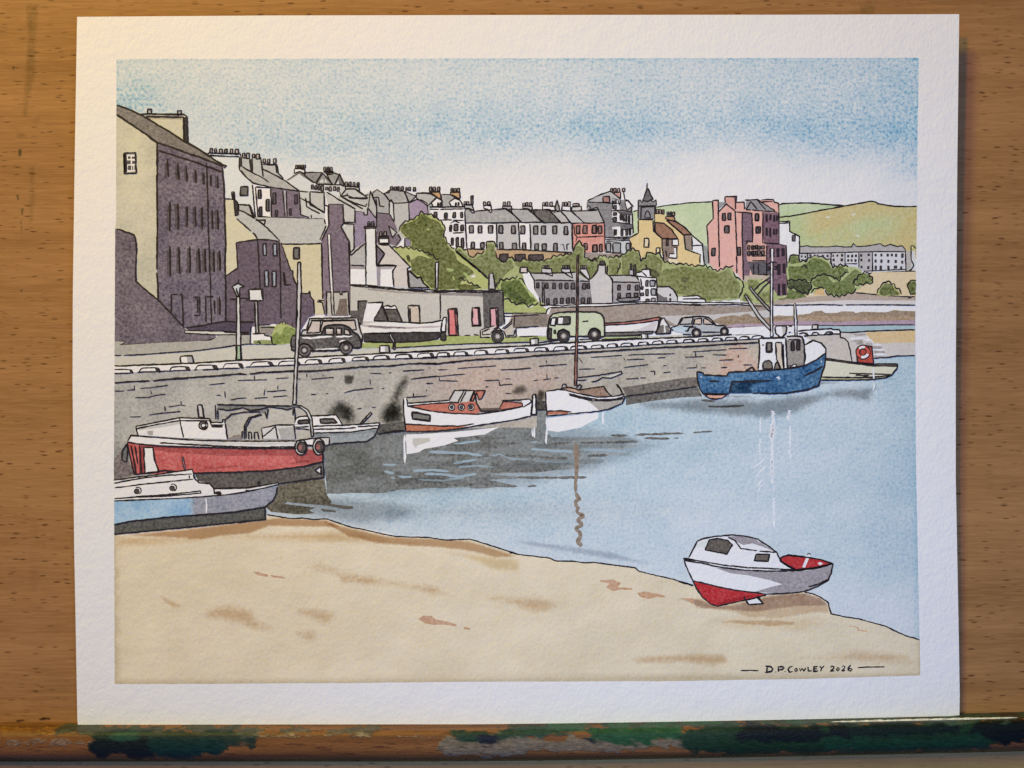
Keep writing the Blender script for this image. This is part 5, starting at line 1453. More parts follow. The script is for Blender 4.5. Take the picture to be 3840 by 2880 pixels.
ink('104,885 300,870 565,858; 600,855 900,830 1200,808 1500,790 1700,768 1815,775; 1855,770 2000,750 2212,742 L:0,820 350,800 550,805 800,785 1000,770 1250,745 1600,735 1800,710 2000,700 2212,710 H:700,1600 900,1605 1200,1570 1500,1545 1900,1530 2212,1500 I:250,1490 600,1470 900,1450 1400,1415 1800,1390 2212,1378 J:200,1030 500,1010 980,985', w=7.2)


def scuppers(fr, lst):
    frame(fr)
    x0, y0, k = FR[fr]
    for t in lst.split():
        a, b, c, d = (float(v) for v in t.split(','))
        h = c - a
        p = f'{a},{d} {a + h * .08},{b + (d - b) * .35} {a + h * .2},{b + 4} {a + h * .5},{b} {c - h * .22},{b - 3}'
        ink(p, w=5, s=1)
        q = f'{c - h * .22},{b - 3} {c - h * .08},{b + 6} {c},{d - 6} {c - h * .06},{d + 6} {c - h * .15},{d - 8} {c - h * .26},{b + 8}'
        fill('scupper_shade', q, (66, 56, 54), gran=0.4, keep=True)
        ink(q, w=4)


up()
scuppers('K', '425,688,700,742 820,675,1085,722 1150,655,1445,712 1510,632,1775,692 1865,612,2165,662')
ink('103,712 230,708 300,715; 290,712 345,745', w=5)
fill('scupper_shade', 'K:285,705 330,712 352,750 310,752', (66, 56, 54), keep=True)
scuppers('L', '150,672,440,722 500,652,720,702 805,635,1025,684 1105,620,1330,664 1380,600,1600,648 1665,586,1890,630 1950,570,2170,618')
scuppers('H', '890,1460,1065,1513 1110,1450,1300,1494 1375,1432,1560,1480 1645,1420,1830,1464 1885,1406,2085,1448')
scuppers('I', '80,1395,270,1438 330,1382,520,1428 550,1372,770,1414 815,1364,985,1400 1020,1346,1165,1385 1200,1338,1365,1378 1425,1324,1570,1364 1610,1310,1755,1346 1795,1300,1940,1336 2010,1290,2160,1324')
scuppers('J', '10,945,150,980 195,935,335,970 375,926,520,963 545,915,705,957 735,905,870,940 895,895,1050,930')
# stone joints
frame('X')
JO = 'K:105,990 225,990;K:265,980 370,970;K:360,915 362,965;K:440,955 620,940 800,912;K:370,1075 540,1072 640,1045 765,1030;K:570,980 585,1030;K:1330,910 1400,902 1530,885;K:1700,852 1800,850 2080,842;K:1915,785 1918,850;K:1425,1045 1480,1045;K:1530,990 1540,1075;K:1605,1105 1700,1085 1815,1078;K:1915,1085 2090,1072;K:2050,965 2040,1050;K:2075,998 2212,990;K:300,1325 445,1320;K:550,1300 700,1278 960,1255;K:755,1185 760,1255;K:805,1195 960,1170 1020,1180;K:962,1120 968,1165;'
JO += 'L:120,895 285,888;L:400,900 440,902;L:520,835 520,880;L:580,905 870,880;L:730,845 732,862;L:0,1065 255,1048;L:145,985 145,1040;L:80,1135 270,1120;L:575,1105 640,1100;L:770,1090 800,1092;L:1005,1082 1120,1050 1380,1020;L:1340,905 1345,970;L:1335,828 1490,832;L:1580,825 1620,820;L:1490,1025 1525,1022;L:1765,798 1860,800;L:1900,795 2040,782;L:2110,745 2122,768;L:1870,905 2000,885 2212,862;L:2070,965 2160,955;L:1175,1290 1235,1278;L:1360,1270 1420,1268;L:1815,1145 2000,1130 2080,1122;L:1900,1085 1900,1140;L:2070,1040 2075,1060;'
JO += 'N:160,72 340,62;N:395,40 400,50;N:465,62 550,58;N:635,50 800,38 970,28;N:235,142 400,125 700,98;N:475,125 478,155 640,160;N:365,180 410,178;N:865,155 1000,150;N:1050,140 1095,140;N:1005,62 1130,58 1270,45;N:1130,60 1190,56;N:995,160 998,195 1110,185;N:875,210 905,205;N:1335,30 1580,15;N:1290,155 1330,150;N:1375,148 1440,138;N:1405,98 1408,140;N:1470,132 1510,130;N:1050,265 1100,266;N:255,262 258,300;N:190,300 370,288;N:905,55 910,70;'
JO += 'S:725,92 850,85 1000,75;S:1050,72 1200,66 1450,60;S:1010,95 1025,120;S:1040,112 1190,108;S:1300,98 1375,92;S:1010,180 1225,155;S:1350,165 1380,163;S:1030,280 1140,272;S:1155,270 1205,268;S:1235,212 1280,214 1275,245;S:1350,225 1415,218;S:1540,92 1700,85;S:1610,45 1900,25;S:1630,50 1630,85;S:1780,70 1900,72;S:2000,70 2000,95;S:1830,118 1960,112;S:1555,185 1640,180;S:1640,150 1645,180;S:1680,182 1720,182;S:2040,160 2120,155;S:1850,180 1905,178;S:1915,18 2080,12;S:620,95 655,140;S:620,195 760,192;S:280,168 520,152;S:340,115 345,140;S:0,198 100,195;S:110,195 210,185'
for t in JO.split(';'):
    if t.strip():
        state['lines'].append((pts(t), 4.0))
ink('R:1440,512 1600,490 1800,470; N:0,605 90,590 175,585; S:1030,428 1200,408 1400,380 1640,345; N:1320,410 1395,405', w=5.5)

# bollards
for fr, q, lab in (('K', '955,540 1110,530 1130,630 965,630', 'squat white bollard on the quay near the warehouse shadow'), ('L', '1468,475 1585,468 1595,560 1465,562', 'white bollard on the quay beside the black saloon car'), ('H', '2105,1285 2205,1270 I:135,1285 135,1355 35,1362 30,1275', 'rounded white bollard on the quay beside the van'), ('I', '1470,1220 1545,1218 1555,1280 1475,1282', 'white bollard on the quay below the red-railed boat'), ('J', '722,808 798,805 800,878 722,878', 'white bollard on the quay beyond the pale blue car')):
    frame(fr)
    e = element('painted_bollard', lab)
    fill('post', q, 'W', o=1, w=6)
    p = pts(q)
    mx = (min(a for a, b in p) + max(a for a, b in p)) / 2
    fill('post_shade', [(mx, min(b for a, b in p) + 3), (max(a for a, b in p) - 2, min(b for a, b in p) + 2), (max(a for a, b in p) - 2, max(b for a, b in p) - 2), (mx + 2, max(b for a, b in p) - 2)], (176, 170, 162))

# pier head, steps and far strip of water
frame('O')
element('painted_shore', 'strip of blue water and sandy slope beyond the pier head')
fill('far_water', '640,215 1000,218 1975,208 1975,268 1500,280 1200,300 1000,298 700,260', (158, 184, 196))
fill('slipway', '1000,300 1330,295 1975,270 1975,605 1400,625 1150,690 1100,420 1010,370', (196, 192, 192), gran=0.3)
fill('sand_slope', '1330,298 1700,285 1975,275 1975,430 1430,440 1370,380', (206, 182, 140), gran=0.35)
for q in ('1180,320 1330,315 1330,335 1240,345 1180,335', '1140,405 1290,395 1300,430 1200,425', '1220,420 1310,430 1290,460 1210,455', '1330,440 1420,445 1410,460 1340,455', '1420,480 1540,470 1545,515 1425,520', '1440,535 1580,530 1580,575 1450,575', '1440,595 1580,590 1580,612 1445,618'):
    fill('step', q, (156, 150, 150), gran=0.4)
stroke_paint('step_edge', '1120,380 1330,370;1310,390 1400,400 1440,440;1430,460 1540,465;1430,525 1590,525;1440,585 1600,585;1340,345 1380,380', 8, mat=M_WHITE)
ink('1440,632 1600,625 1750,605 1970,600; 1010,298 1180,300 1350,285 1600,275 1975,265', w=5.5)
element('painted_pier', 'rounded stone pier head with white coping behind the blue trawler')
fill('face', '530,345 1000,325 1020,370 1070,385 1110,430 1140,560 1155,690 820,640 800,480 640,400', (190, 184, 178), gran=0.4)
glaze('damp', '840,350 920,345 930,420 860,460', (0.6, 0.58, 0.56), 0.7, 26)
fill('coping', '450,285 700,262 900,255 990,262 1005,320 850,325 600,345 450,340', 'W')
fill('post', '640,200 710,200 715,258 640,260', (206, 202, 200), o=1, w=6)
fill('quay_strip', '-400,240 100,215 640,210 640,262 450,280 450,300 -400,330', 'W')
ink('450,285 640,265 890,250 905,262 985,262 1005,290 1005,365 1065,380 1105,430 1135,540 1155,690; 530,345 700,335 850,325 1000,320; 330,215 380,220; 470,320 520,305 560,310 590,330; 625,330 650,305 700,300 735,325; 800,325 830,295 880,290 920,320; J:1370,770 1400,775; J:1370,850 1400,850', w=6)
fill('scupper_shade', '540,310 575,300 590,335 550,335', (80, 72, 70))
fill('scupper_shade', '700,305 725,305 740,325 710,325', (80, 72, 70))
fill('scupper_shade', '860,298 905,292 915,318 870,322', (80, 72, 70))

# ------------------------------------------------------------------ cream boat with lifebelt
element('painted_boat', 'pale cream boat with a red box and lifebelt behind the blue trawler')
fill('hull', '810,650 1000,680 1300,720 1500,740 1745,710 1740,750 1660,850 1600,885 1500,905 1100,920 750,915 760,860 800,740', (204, 205, 188), gran=0.35)
fill('waterline', '750,885 1100,890 1400,880 1600,870 1580,890 1400,910 1100,920 745,918', (176, 174, 142))
fill('box', '1215,600 1210,540 1250,490 1300,465 1410,480 1425,600 1435,705 1230,690', (176, 70, 60), o=1, w=6)
fill('rail', '815,635 1000,660 1200,690 1430,715 1500,705 1745,708 1740,735 1440,735 1150,700 815,655', (90, 80, 76), o=1, w=5)
fill('rubbing_strake', '1120,820 1660,835 1650,855 1300,845 1120,838', (56, 50, 52))
ink('1745,712 1740,760 1670,850 1590,890 1400,910 1100,918 750,918; 760,878 1100,885 1400,882 1640,860; 1200,852 1380,860', w=6.5)


def ring(name, cx, cy, r0, r1, a0, a1, c):
    x0, y0, k = state['frame']
    A = np.linspace(math.radians(a0), math.radians(a1), 14)
    q = [(x0 + (cx + r1 * math.cos(a)) / k, y0 + (cy + r1 * math.sin(a)) / k) for a in A] + [(x0 + (cx + r0 * math.cos(a)) / k, y0 + (cy + r0 * math.sin(a)) / k) for a in A[::-1]]
    return fill(name, q, c, gran=0.3, keep=True)


flush()
up()
ring('lifebelt', 1298, 555, 42, 92, 0, 359, (196, 82, 70))
up()
ring('lifebelt_band', 1298, 555, 48, 82, 20, 110, 'W')
ring('lifebelt_band', 1298, 555, 48, 82, 225, 290, 'W')
frame('O')
for r in (42, 92):
    state['lines'].append(([(2860 + (1298 + r * math.cos(a)) / 3.456, 1160 + (555 + r * math.sin(a)) / 3.456) for a in np.linspace(0, 2 * math.pi, 30)], 4.5))
stroke_paint('glint', '1438,750 1432,820 1440,905;1440,950 1445,990 1430,1055', 6, mat=M_WHITE)

# ------------------------------------------------------------------ blue trawler
frame('J')
element('painted_trawler', 'blue trawler with white wheelhouse, mast and derricks')


def blue(x, y):
    n = fbm(x, y, 60, 4.4)
    return (*lerp3(pigment((72, 116, 158), 2800, 1430), pigment((40, 82, 128), 2800, 1430), 0.5 + 0.9 * n), 0.6)


fill('bow_flare', '1575,1020 1640,975 1700,960 1790,990 1840,1040 1855,1100 1840,1140 1760,1190 1640,1260 1570,1280', 'W')
fill('hull', '180,1365 260,1375 280,1400 400,1410 560,1415 600,1370 800,1360 1100,1345 1400,1320 1600,1275 1730,1210 1855,1130 1840,1280 1790,1450 1755,1540 1600,1600 1300,1645 900,1640 600,1645 260,1645 225,1590 195,1500', None, fn=blue, step=12)
glaze('hull_shade', '640,1490 870,1490 1150,1480 900,1530 870,1570 900,1640 610,1645', (0.30, 0.30, 0.32), 0.85, 0)
glaze('hull_shade', '1570,1410 1700,1350 1820,1290 1780,1430 1740,1500 1600,1420', (0.45, 0.45, 0.48), 0.8, 22)
glaze('hull_shade', '1755,1540 1790,1450 1840,1280 1800,1330 1600,1520 1500,1610', (0.60, 0.62, 0.66), 0.8, 30)
fill('keel', 'S:1710,415 1900,415 1860,445 1800,455 1740,440', (214, 166, 146), o=1, w=6)
fill('wheelhouse', '985,935 1330,920 1350,1310 980,1335 990,1150', 'W')
fill('wheelhouse_side', '1345,950 1540,950 1560,920 1580,1200 1570,1280 1400,1310 1350,1290', (146, 140, 136), gran=0.45)
fill('wheelhouse_roof', '1345,905 1540,905 1560,925 1550,950 1345,945', (196, 192, 190))
fill('door', '1200,985 1285,985 1290,1150 1310,1330 1270,1330 1215,1200', (206, 192, 178), o=1, w=7)
windows('1085,985,1150,1105', (128, 120, 114), w=9)
windows('1405,970,1440,1085 1475,970,1515,1080', (66, 60, 60), w=7)
fill('porthole', '1030,1010 1045,1000 1058,1018 1042,1032 1030,1025', (110, 104, 104))
fill('net_bin', '1040,1330 1040,1250 1070,1220 1120,1215 1155,1250 1165,1320', (120, 112, 104), o=1, w=6.5)
fill('net_bin', '1185,1330 1200,1260 1225,1230 1250,1280 1265,1330', (120, 112, 104), o=1, w=6.5)
fill('winch', '1365,1290 1410,1285 1440,1265 1470,1270 1470,1300 1370,1310', 'W', o=1, w=5.5)
fill('radar', '1195,785 1215,768 1330,765 1345,790 1340,860 1290,915 1255,915 1200,860', 'W', o=1, w=6.5)
fill('radar_shade', '1285,770 1330,768 1342,800 1335,860 1295,905', (184, 180, 178))
ink('180,1365 200,1500 225,1590 260,1645 600,1650; 900,1640 1300,1645 1600,1600 1755,1545 1800,1400 1840,1280 1855,1130; 180,1365 260,1375 275,1405 400,1410 570,1415 600,1370 800,1360 1100,1345 1400,1320 1600,1275 1730,1210 1850,1120; 985,930 1120,925 1330,920; 985,935 995,1060 990,1200 975,1335; 1335,925 1345,1150 1355,1320; 1345,905 1450,900 1545,910 1565,960 1585,1180 1570,1280; 1370,945 1530,950; 1575,1020 1690,955 1790,990 1850,1060 1855,1130; 600,1645 640,1490 800,1490 1000,1480 1160,1475; 340,1485 470,1485; 1570,1415 1700,1360 1820,1290; 810,1350 900,1305 940,1355; 1300,1000 1310,1330', w=7)
stroke_paint('glint', '1215,1440 1240,1430 1255,1445 1235,1460;230,1420 240,1435;1795,1220 1800,1240', 8, mat=M_WHITE)
fill('mast', '1137,-60 1168,-60 1166,300 1163,600 1168,910 1134,910 1134,600 1136,300', 'W', o=1, w=5)
fill('derrick', '796,372 824,366 908,490 1008,636 1136,786 1142,836 1116,814 974,664 874,504', (196, 194, 192), o=1, w=5)
fill('derrick', '850,268 880,258 968,366 1134,546 1132,586 1096,556 934,376', (150, 146, 142), o=1, w=5)
fill('mizzen', '1440,480 1460,475 1480,700 1480,905 1455,905 1445,700', 'W', o=1, w=5)
ink('1130,140 1000,230 920,310; 1140,180 1050,260 970,360; F:195,1080 240,1050 320,1050; F:180,1130 200,1110 220,1110 220,1145 180,1150; F:285,1110 325,1100 320,1135 285,1140', w=6)
fill('mast_top', 'F:250,875 272,875 270,1060 252,1060', 'W')

# ------------------------------------------------------------------ small boats along the wall
frame('N')
element('painted_boat', 'white motor boat with russet cabin side moored at the wall')
fill('hull', '165,310 200,308 205,375 400,420 600,440 820,445 1050,410 1200,380 1265,320 1280,330 1270,455 1000,515 760,550 600,580 400,595 185,590', 'W')
fill('boot_stripe', '182,530 300,535 450,545 640,548 770,530 640,570 480,590 190,592', (186, 110, 80), gran=0.4)
fill('cabin', '205,370 400,355 560,345 640,345 780,330 800,360 830,420 800,442 600,435 400,415', (196, 112, 92), gran=0.35)
fill('foredeck', '200,345 400,335 560,325 560,345 400,355 205,370', 'W')
fill('windscreen', '570,330 620,240 790,240 750,335 640,345', (206, 200, 192))
fill('canopy', '780,245 875,240 845,310 820,320 800,260 770,330 750,330', (196, 116, 96), o=1, w=5.5)
fill('cockpit', '820,395 1000,390 1000,410 840,420', (100, 84, 76))
fill('thwart', '1000,390 1030,335 1110,340 1195,350 1195,380 1010,410', (192, 116, 98), o=1, w=5.5)
fill('inner_gunwale', '1190,325 1260,320 1270,335 1205,375', 'W')
fill('rudder', '1285,280 1312,275 1315,450 1275,450', 'W', o=1, w=7)
fill('bow_window', '242,425 400,455 395,505 245,485', (120, 116, 108), o=1, w=8)
ink('168,310 172,450 190,595; 195,310 205,375 400,418 600,440 820,445 1000,420 1200,380; 195,352 400,338 560,325; 205,375 400,355 560,345 650,345; 190,595 450,592 640,572 800,545 1000,515 1150,490 1270,460 1280,330; 180,530 450,545 640,548 780,530; 1020,330 1180,320 1260,315 1275,340 1200,385; 560,330 610,240 780,240 740,335; 640,345 690,245; 660,345 710,245; 780,250 800,350 840,420 1000,415', w=5.8)
for cx in (585, 668, 752):
    x0, y0, k = FR['N']
    cc = lambda r: [(x0 + (cx + r * math.cos(a)) / k, y0 + (385 + r * math.sin(a)) / k) for a in np.linspace(0, 2 * math.pi, 18)[:-1]]
    fill('porthole', cc(27), 'W', o=1, w=5)
    fill('porthole_glass', cc(13), (96, 84, 80), o=1, w=5)
element('painted_boat', 'white sailing boat with tall brown mast moored at the wall')
fill('hull', '1400,250 1500,235 1580,240 1700,275 1850,300 2070,285 2085,300 2060,360 1950,400 1850,425 1600,455 1405,460', 'W')
fill('hull_shade', '1700,290 1850,320 2080,300 2055,355 1950,395 1860,415 1800,360', (172, 166, 160), gran=0.35)
fill('boot_stripe', '1402,420 1500,418 1620,425 1580,440 1405,450', (186, 110, 84))
fill('deck', '1515,225 1600,215 1700,235 1900,205 1930,250 1970,290 1850,300 1700,275', (150, 122, 104), gran=0.4)
fill('rail', '1600,265 1700,290 1850,315 2000,310 2080,290 2075,310 1950,330 1800,325 1650,290', 'W')
fill('cabin_front', '1500,235 1560,225 1650,230 1700,270 1580,245', (196, 162, 140))
fill('sail_roll', '1670,155 1800,155 1930,120 2050,75 2055,95 1960,135 1890,130 1830,155 1680,170', (206, 200, 192))
fill('mast', 'I:635,200 655,200 650,700 648,1100 640,1400 635,1659 N:1668,100 1662,195 1645,195 1645,60 I:605,1640 625,1100 630,700', (176, 112, 92), o=1, w=5.5)
ink('1395,250 1400,350 1408,460 1600,445 1850,420 1950,400 2060,350 2085,290; 1400,248 1500,232 1560,235 1650,260 1850,300 2000,290 2080,270; 1595,268 1700,295 1850,320 2000,315 2085,290; 1600,280 1800,330 1950,330 2075,310; 1520,225 1600,212 1690,235 1900,205 1920,240 1950,280 1980,295; 2005,185 2040,230 2070,285; 2015,185 2060,260; 1405,420 1500,415 1620,425; 1670,130 1850,110 2000,85 2050,75 2055,95 1960,135 1890,128 1830,160 1790,165; 1670,155 1750,152; 1535,215 1545,185 1570,185 1580,215; 1660,215 1690,190 1710,200 1690,235', w=5.8)

frame('R')
element('painted_boat', 'small grey-blue cabin boat between the red boat and the wall')
fill('hull', '610,420 1000,400 1460,365 1445,430 1400,540 1300,605 1000,625 830,635 600,600', (152, 156, 156), gran=0.45)
fill('topsides', '360,390 600,400 1000,395 1460,365 1450,405 1430,440 1130,480 610,500 560,450 370,430', 'W')
fill('cabin', '365,380 385,310 430,285 590,275 900,260 930,300 990,395 600,400', 'W')
fill('window', '400,375 420,330 550,330 550,372', (96, 90, 84), o=1, w=6.5)
fill('window', '690,315 870,312 910,365 705,370', (110, 104, 96), o=1, w=7)
glaze('hull_shade', '620,500 1130,480 1430,445 1420,500 1000,530 620,550', (0.45, 0.45, 0.46), 0.8, 10)
fill('oar', '1210,375 1345,230 1365,245 1240,375', (214, 208, 198), o=1, w=5.5)
ink('360,365 385,310 430,285 590,275 760,270 900,260 930,300 990,400; 600,410 1000,395 1200,385 1465,365 1445,430 1400,540 1300,605 1000,625 820,640; 610,450 1000,440 1160,425; 1180,415 1450,400; 620,495 900,490 1130,480 1430,435; 370,420 550,415; 370,440 550,450', w=6)

# ------------------------------------------------------------------ red fishing boat
frame('M')
element('painted_boat', 'red fishing boat with white wheelhouse and tyre fenders')


def red(x, y):
    n = fbm(x, y * 2, 90, 5.5)
    return (*lerp3(pigment((205, 100, 94), 850, 1730), pigment((184, 82, 78), 850, 1730), 0.4 + 0.8 * n), 0.45)


fill('stern_shadow', '66,560 130,480 185,560 250,690 66,735', (118, 104, 98), gran=0.5)
fill('hull', '180,410 300,425 480,440 800,455 1200,465 1600,465 1740,470 1860,480 1870,580 1700,620 1400,655 1000,670 760,675 240,690 210,560', None, fn=red, step=14)
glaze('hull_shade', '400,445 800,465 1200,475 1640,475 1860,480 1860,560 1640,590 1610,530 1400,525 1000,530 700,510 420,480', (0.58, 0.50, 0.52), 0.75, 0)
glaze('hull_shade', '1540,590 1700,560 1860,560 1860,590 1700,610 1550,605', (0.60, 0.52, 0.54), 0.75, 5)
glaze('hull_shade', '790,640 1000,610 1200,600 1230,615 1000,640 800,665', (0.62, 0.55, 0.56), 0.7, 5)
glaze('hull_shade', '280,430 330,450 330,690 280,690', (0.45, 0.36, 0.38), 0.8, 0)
fill('underside', '760,680 1000,672 1400,658 1700,620 1865,580 1880,710 1500,770 1300,790 1000,815 930,810 900,770 790,745', (92, 86, 80), gran=0.45)
fill('gunwale', '185,405 215,350 400,370 800,390 1040,395 1640,400 1780,380 1790,440 1640,465 1400,465 1000,450 600,440 300,425', 'W')
glaze('gunwale_shade', '560,425 800,400 1100,400 1640,405 1640,440 1300,445 900,440', (0.72, 0.72, 0.70), 0.75, 5)
fill('wheelhouse', '258,280 640,205 890,210 910,245 1010,240 1025,260 1040,385 660,375 280,350', 'W')
fill('wheelhouse_shade', '275,290 640,230 640,250 560,270 280,310', (196, 190, 180))
fill('wheelhouse_vent', '350,315 405,310 400,352 360,350', (172, 162, 150))
fill('white_panel', '325,455 400,455 415,560 450,665 335,680 325,560', 'W', o=1, w=6)
fill('awning', '955,80 1250,95 1600,95 1580,130 1500,115 1410,105 1380,145 1390,200 1370,170 1320,150 1240,140 1180,115 1100,140 1040,130 960,115', (122, 120, 114), gran=0.4)
fill('engine_box', '1340,290 1470,265 1620,260 1630,385 1480,385 1350,380', (212, 206, 198))
fill('engine_shade', '1480,290 1620,280 1630,385 1510,385', (176, 170, 162))
fill('deck_shadow', '1045,385 1100,350 1170,345 1170,390', (140, 130, 120))
fill('bow_block', '1790,380 1860,370 1925,370 1925,430 1890,440 1870,400', (206, 200, 192), o=1, w=5.5)
fill('fender', '130,560 140,480 170,430 185,470 175,575 150,578', (106, 102, 96), o=1, w=6)
fill('bow_eye', '1800,655 1850,620 1855,690', 'W', o=1, w=6)
fill('mast', 'G:958,570 994,575 1004,900 990,1300 972,1659 L:408,600 392,900 382,1230 340,1230 355,900 370,600 380,300 L:396,0 G:941,1400 946,1100', (206, 198, 188), o=1, w=6.2)
fill('funnel', '785,95 800,85 825,90 842,195 795,195', (200, 190, 178), o=1, w=7)
fill('hoop', '1600,90 1680,95 1740,130 1775,200 1790,360 1770,362 1755,220 1720,145 1670,108 1600,103', (206, 202, 196), o=1, w=6)
ink('180,410 210,352 400,368 640,385 800,395 1040,400 1300,402 1640,400; 180,410 300,428 480,445 800,455 1200,465 1640,465; 460,415 700,430 1000,445 1300,455 1640,450; 180,415 200,520 240,690; 210,440 240,580 255,690; 245,440 270,600; 285,440 300,690; 250,275 450,235 630,200 890,208 905,240 1000,240 1005,215 1025,215 1020,245; 255,295 450,255 630,225 890,225 905,262 1010,262; 255,280 270,350; 632,205 650,300 665,370; 1025,250 1045,385; 940,90 945,215; 962,120 962,215; 955,85 1250,92 1590,98; 960,120 1050,138 1180,112 1240,138 1320,130 1400,105 1500,118 1560,132 1610,115; 1370,150 1385,210 1395,120; 1030,215 1080,170 1200,150 1330,152; 1190,385 1190,270 1230,200 1340,165; 1205,385 1205,280 1250,200 1345,175; 1170,380 1170,320 1185,320; 1230,385 1225,325 1250,325 1255,385; 1280,385 1275,325 1305,325 1315,385; 1340,290 1470,262 1620,260 1632,385; 1350,365 1460,275 1480,385; 1340,295 1350,380; 1620,110 1630,170 1625,215; 1615,120 1610,180', w=6)
ink('240,690 500,655 760,678 1000,672 1400,658 1700,620 1865,580; 1865,470 1870,560 1880,715; 1490,770 1700,740 1880,715; 790,745 930,810 1200,805 1320,790', w=6.4)
ink('905,275 1005,275; 1640,400 1790,375; 1790,440 1640,440', w=7)
fill('wheelhouse_slot', '910,268 1005,265 1000,285 915,285', (50, 46, 46))
x0, y0, k = FR['M']
for cx, cy, rx, ry in ((1680, 455, 52, 66), (1833, 450, 50, 70)):
    cc = lambda r, dx=0: [(x0 + (cx + dx + r * rx * math.cos(a)) / k, y0 + (cy + r * ry * math.sin(a)) / k) for a in np.linspace(0, 2 * math.pi, 26)[:-1]]
    fill('tyre_fender', cc(1.0), (206, 198, 190), o=1, w=6)
    flush()
    fill('tyre_inside', cc(0.72, 6), (78, 70, 68), o=1, w=6)
    fill('tyre_gap', cc(0.34, -6), (160, 96, 90))
for r in (38, 22):
    state['lines'].append(([(x0 + (838 + r * math.cos(a)) / k, y0 + (265 + r * 0.92 * math.sin(a)) / k) for a in np.linspace(0, 2 * math.pi, 24)], 6.5))

# ------------------------------------------------------------------ sand
def sand(x, y):
    n, n2 = fbm(x, y * 1.5, 260, 2.9), fbm(x, y, 80, 7.7)
    c = lerp3(pigment((224, 210, 184), 1500, 2300), pigment((208, 194, 166), 1500, 2300), 0.45 + 0.45 * n + 0.1 * n2)
    e = min(x - 430, 3449 - x, 2562 - 0.0105 * (x - 430) - y)
    c = lerp3(c, pigment((178, 160, 128), 1500, 2300), 0.7 * math.exp(-max(e, 0) / 6.0))
    return (*c, 0.35)


frame('T')
element('painted_beach', 'pale sandy beach with soft brown shadows and an ink shoreline')
fill('sand_wash', '66,235 400,205 900,165 1375,95 1385,68 1450,80 1600,105 1690,98 1790,110 1900,105 2000,140 2120,180 2212,195 N:0,1482 200,1505 380,1510 520,1532 740,1526 860,1560 1000,1605 1170,1659 U:1040,292 1120,308 1290,327 1340,347 1580,355 1840,390 1865,412 2080,462 2212,502 P:100,555 230,592 600,700 1190,645 1260,660 1330,690 1395,735 1405,780 1420,832 1650,875 1890,940 2060,1020 2186,1058 2190,1365 1200,1395 0,1415 U:1300,1115 600,1118 0,1125 T:1500,1525 900,1530 70,1532 68,900', None, fn=sand, step=20, rough=1.2)
BR1 = (0.62, 0.44, 0.28)
glaze('wet_sand', '130,245 300,225 700,190 1100,140 1370,105 1450,90 1700,100 1900,110 2020,165 1990,185 1700,180 1400,175 1250,235 1000,260 820,290 500,270 300,260', (0.60, 0.43, 0.31), 1.0, 9)
glaze('wet_sand', '70,250 300,240 800,250 1300,220 2000,190 2212,215 2700,300 3000,330 2700,345 2212,335 1800,330 1400,310 900,300 500,350 70,365', (0.78, 0.64, 0.48), 0.9, 30)
glaze('wet_sand', 'U:-200,72 0,128 250,184 520,199 780,214 900,249 1050,299 1115,324 950,327 790,290 600,265 380,255 200,240 0,190', (0.62, 0.46, 0.34), 1.0, 9)
glaze('wet_sand', 'U:590,265 900,300 1115,330 1110,430 950,420 820,360 640,310', (0.82, 0.72, 0.55), 0.8, 22)
glaze('wet_sand', 'P:200,700 300,690 500,750 900,660 1190,648 1330,690 1400,760 1410,830 1270,830 1150,850 1000,880 700,870 600,830 400,800 250,790', (0.76, 0.63, 0.53), 0.85, 9)
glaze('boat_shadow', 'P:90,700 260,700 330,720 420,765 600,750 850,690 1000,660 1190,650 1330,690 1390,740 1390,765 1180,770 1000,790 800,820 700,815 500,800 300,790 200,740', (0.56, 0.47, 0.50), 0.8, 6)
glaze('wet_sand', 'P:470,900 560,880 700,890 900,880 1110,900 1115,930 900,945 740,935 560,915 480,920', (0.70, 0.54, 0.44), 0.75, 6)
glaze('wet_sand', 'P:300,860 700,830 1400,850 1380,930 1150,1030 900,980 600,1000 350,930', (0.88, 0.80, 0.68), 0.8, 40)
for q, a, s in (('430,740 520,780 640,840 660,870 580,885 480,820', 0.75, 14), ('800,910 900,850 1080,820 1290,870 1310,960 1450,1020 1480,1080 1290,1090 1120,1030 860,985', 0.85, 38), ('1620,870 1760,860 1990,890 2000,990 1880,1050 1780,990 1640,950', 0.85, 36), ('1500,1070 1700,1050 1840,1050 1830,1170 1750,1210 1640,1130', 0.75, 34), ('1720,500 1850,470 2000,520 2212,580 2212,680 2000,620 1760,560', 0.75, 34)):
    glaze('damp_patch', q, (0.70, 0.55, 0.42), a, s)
frame('U')
for q, a, s in (('-60,420 150,430 400,480 560,490 700,570 560,580 380,530 100,510 -60,500', 0.85, 30), ('850,550 1000,560 1250,560 1380,620 1320,670 1200,700 1060,640 900,610', 0.8, 34), ('1790,960 1950,940 2212,930 P:500,1160 560,1260 400,1300 100,1270 U:2212,1010 1850,1010', 0.85, 26), ('P:1000,1170 1200,1190 1400,1150 1700,1120 2050,1160 2160,1220 2150,1290 1800,1290 1200,1240 1060,1230', 0.75, 40)):
    glaze('damp_patch', q, (0.72, 0.57, 0.44), a, s)
RS = (190, 150, 122)
for q in ('455,715 490,695 540,697 570,720 630,730 700,750 700,765 620,752 560,755 500,745', '745,768 785,772 788,786 750,782', '1615,470 1700,465 1750,485 1730,515 1820,518 1825,530 1740,530 1700,538 1655,515 1680,490 1620,480', '1855,550 1900,540 1980,555 2030,568 2030,580 1980,575 1930,590 1870,575', '2110,585 2212,585 2212,625 2180,600', 'T:1265,560 1310,565 1400,590 1390,608 1300,592', 'T:1415,590 1530,605 1550,622 1430,610', 'P:1580,935 1650,945 1665,970 1735,980 1735,990 1650,980 1640,950 1575,942'):
    fill('pebble_mark', q, RS, gran=0.5)
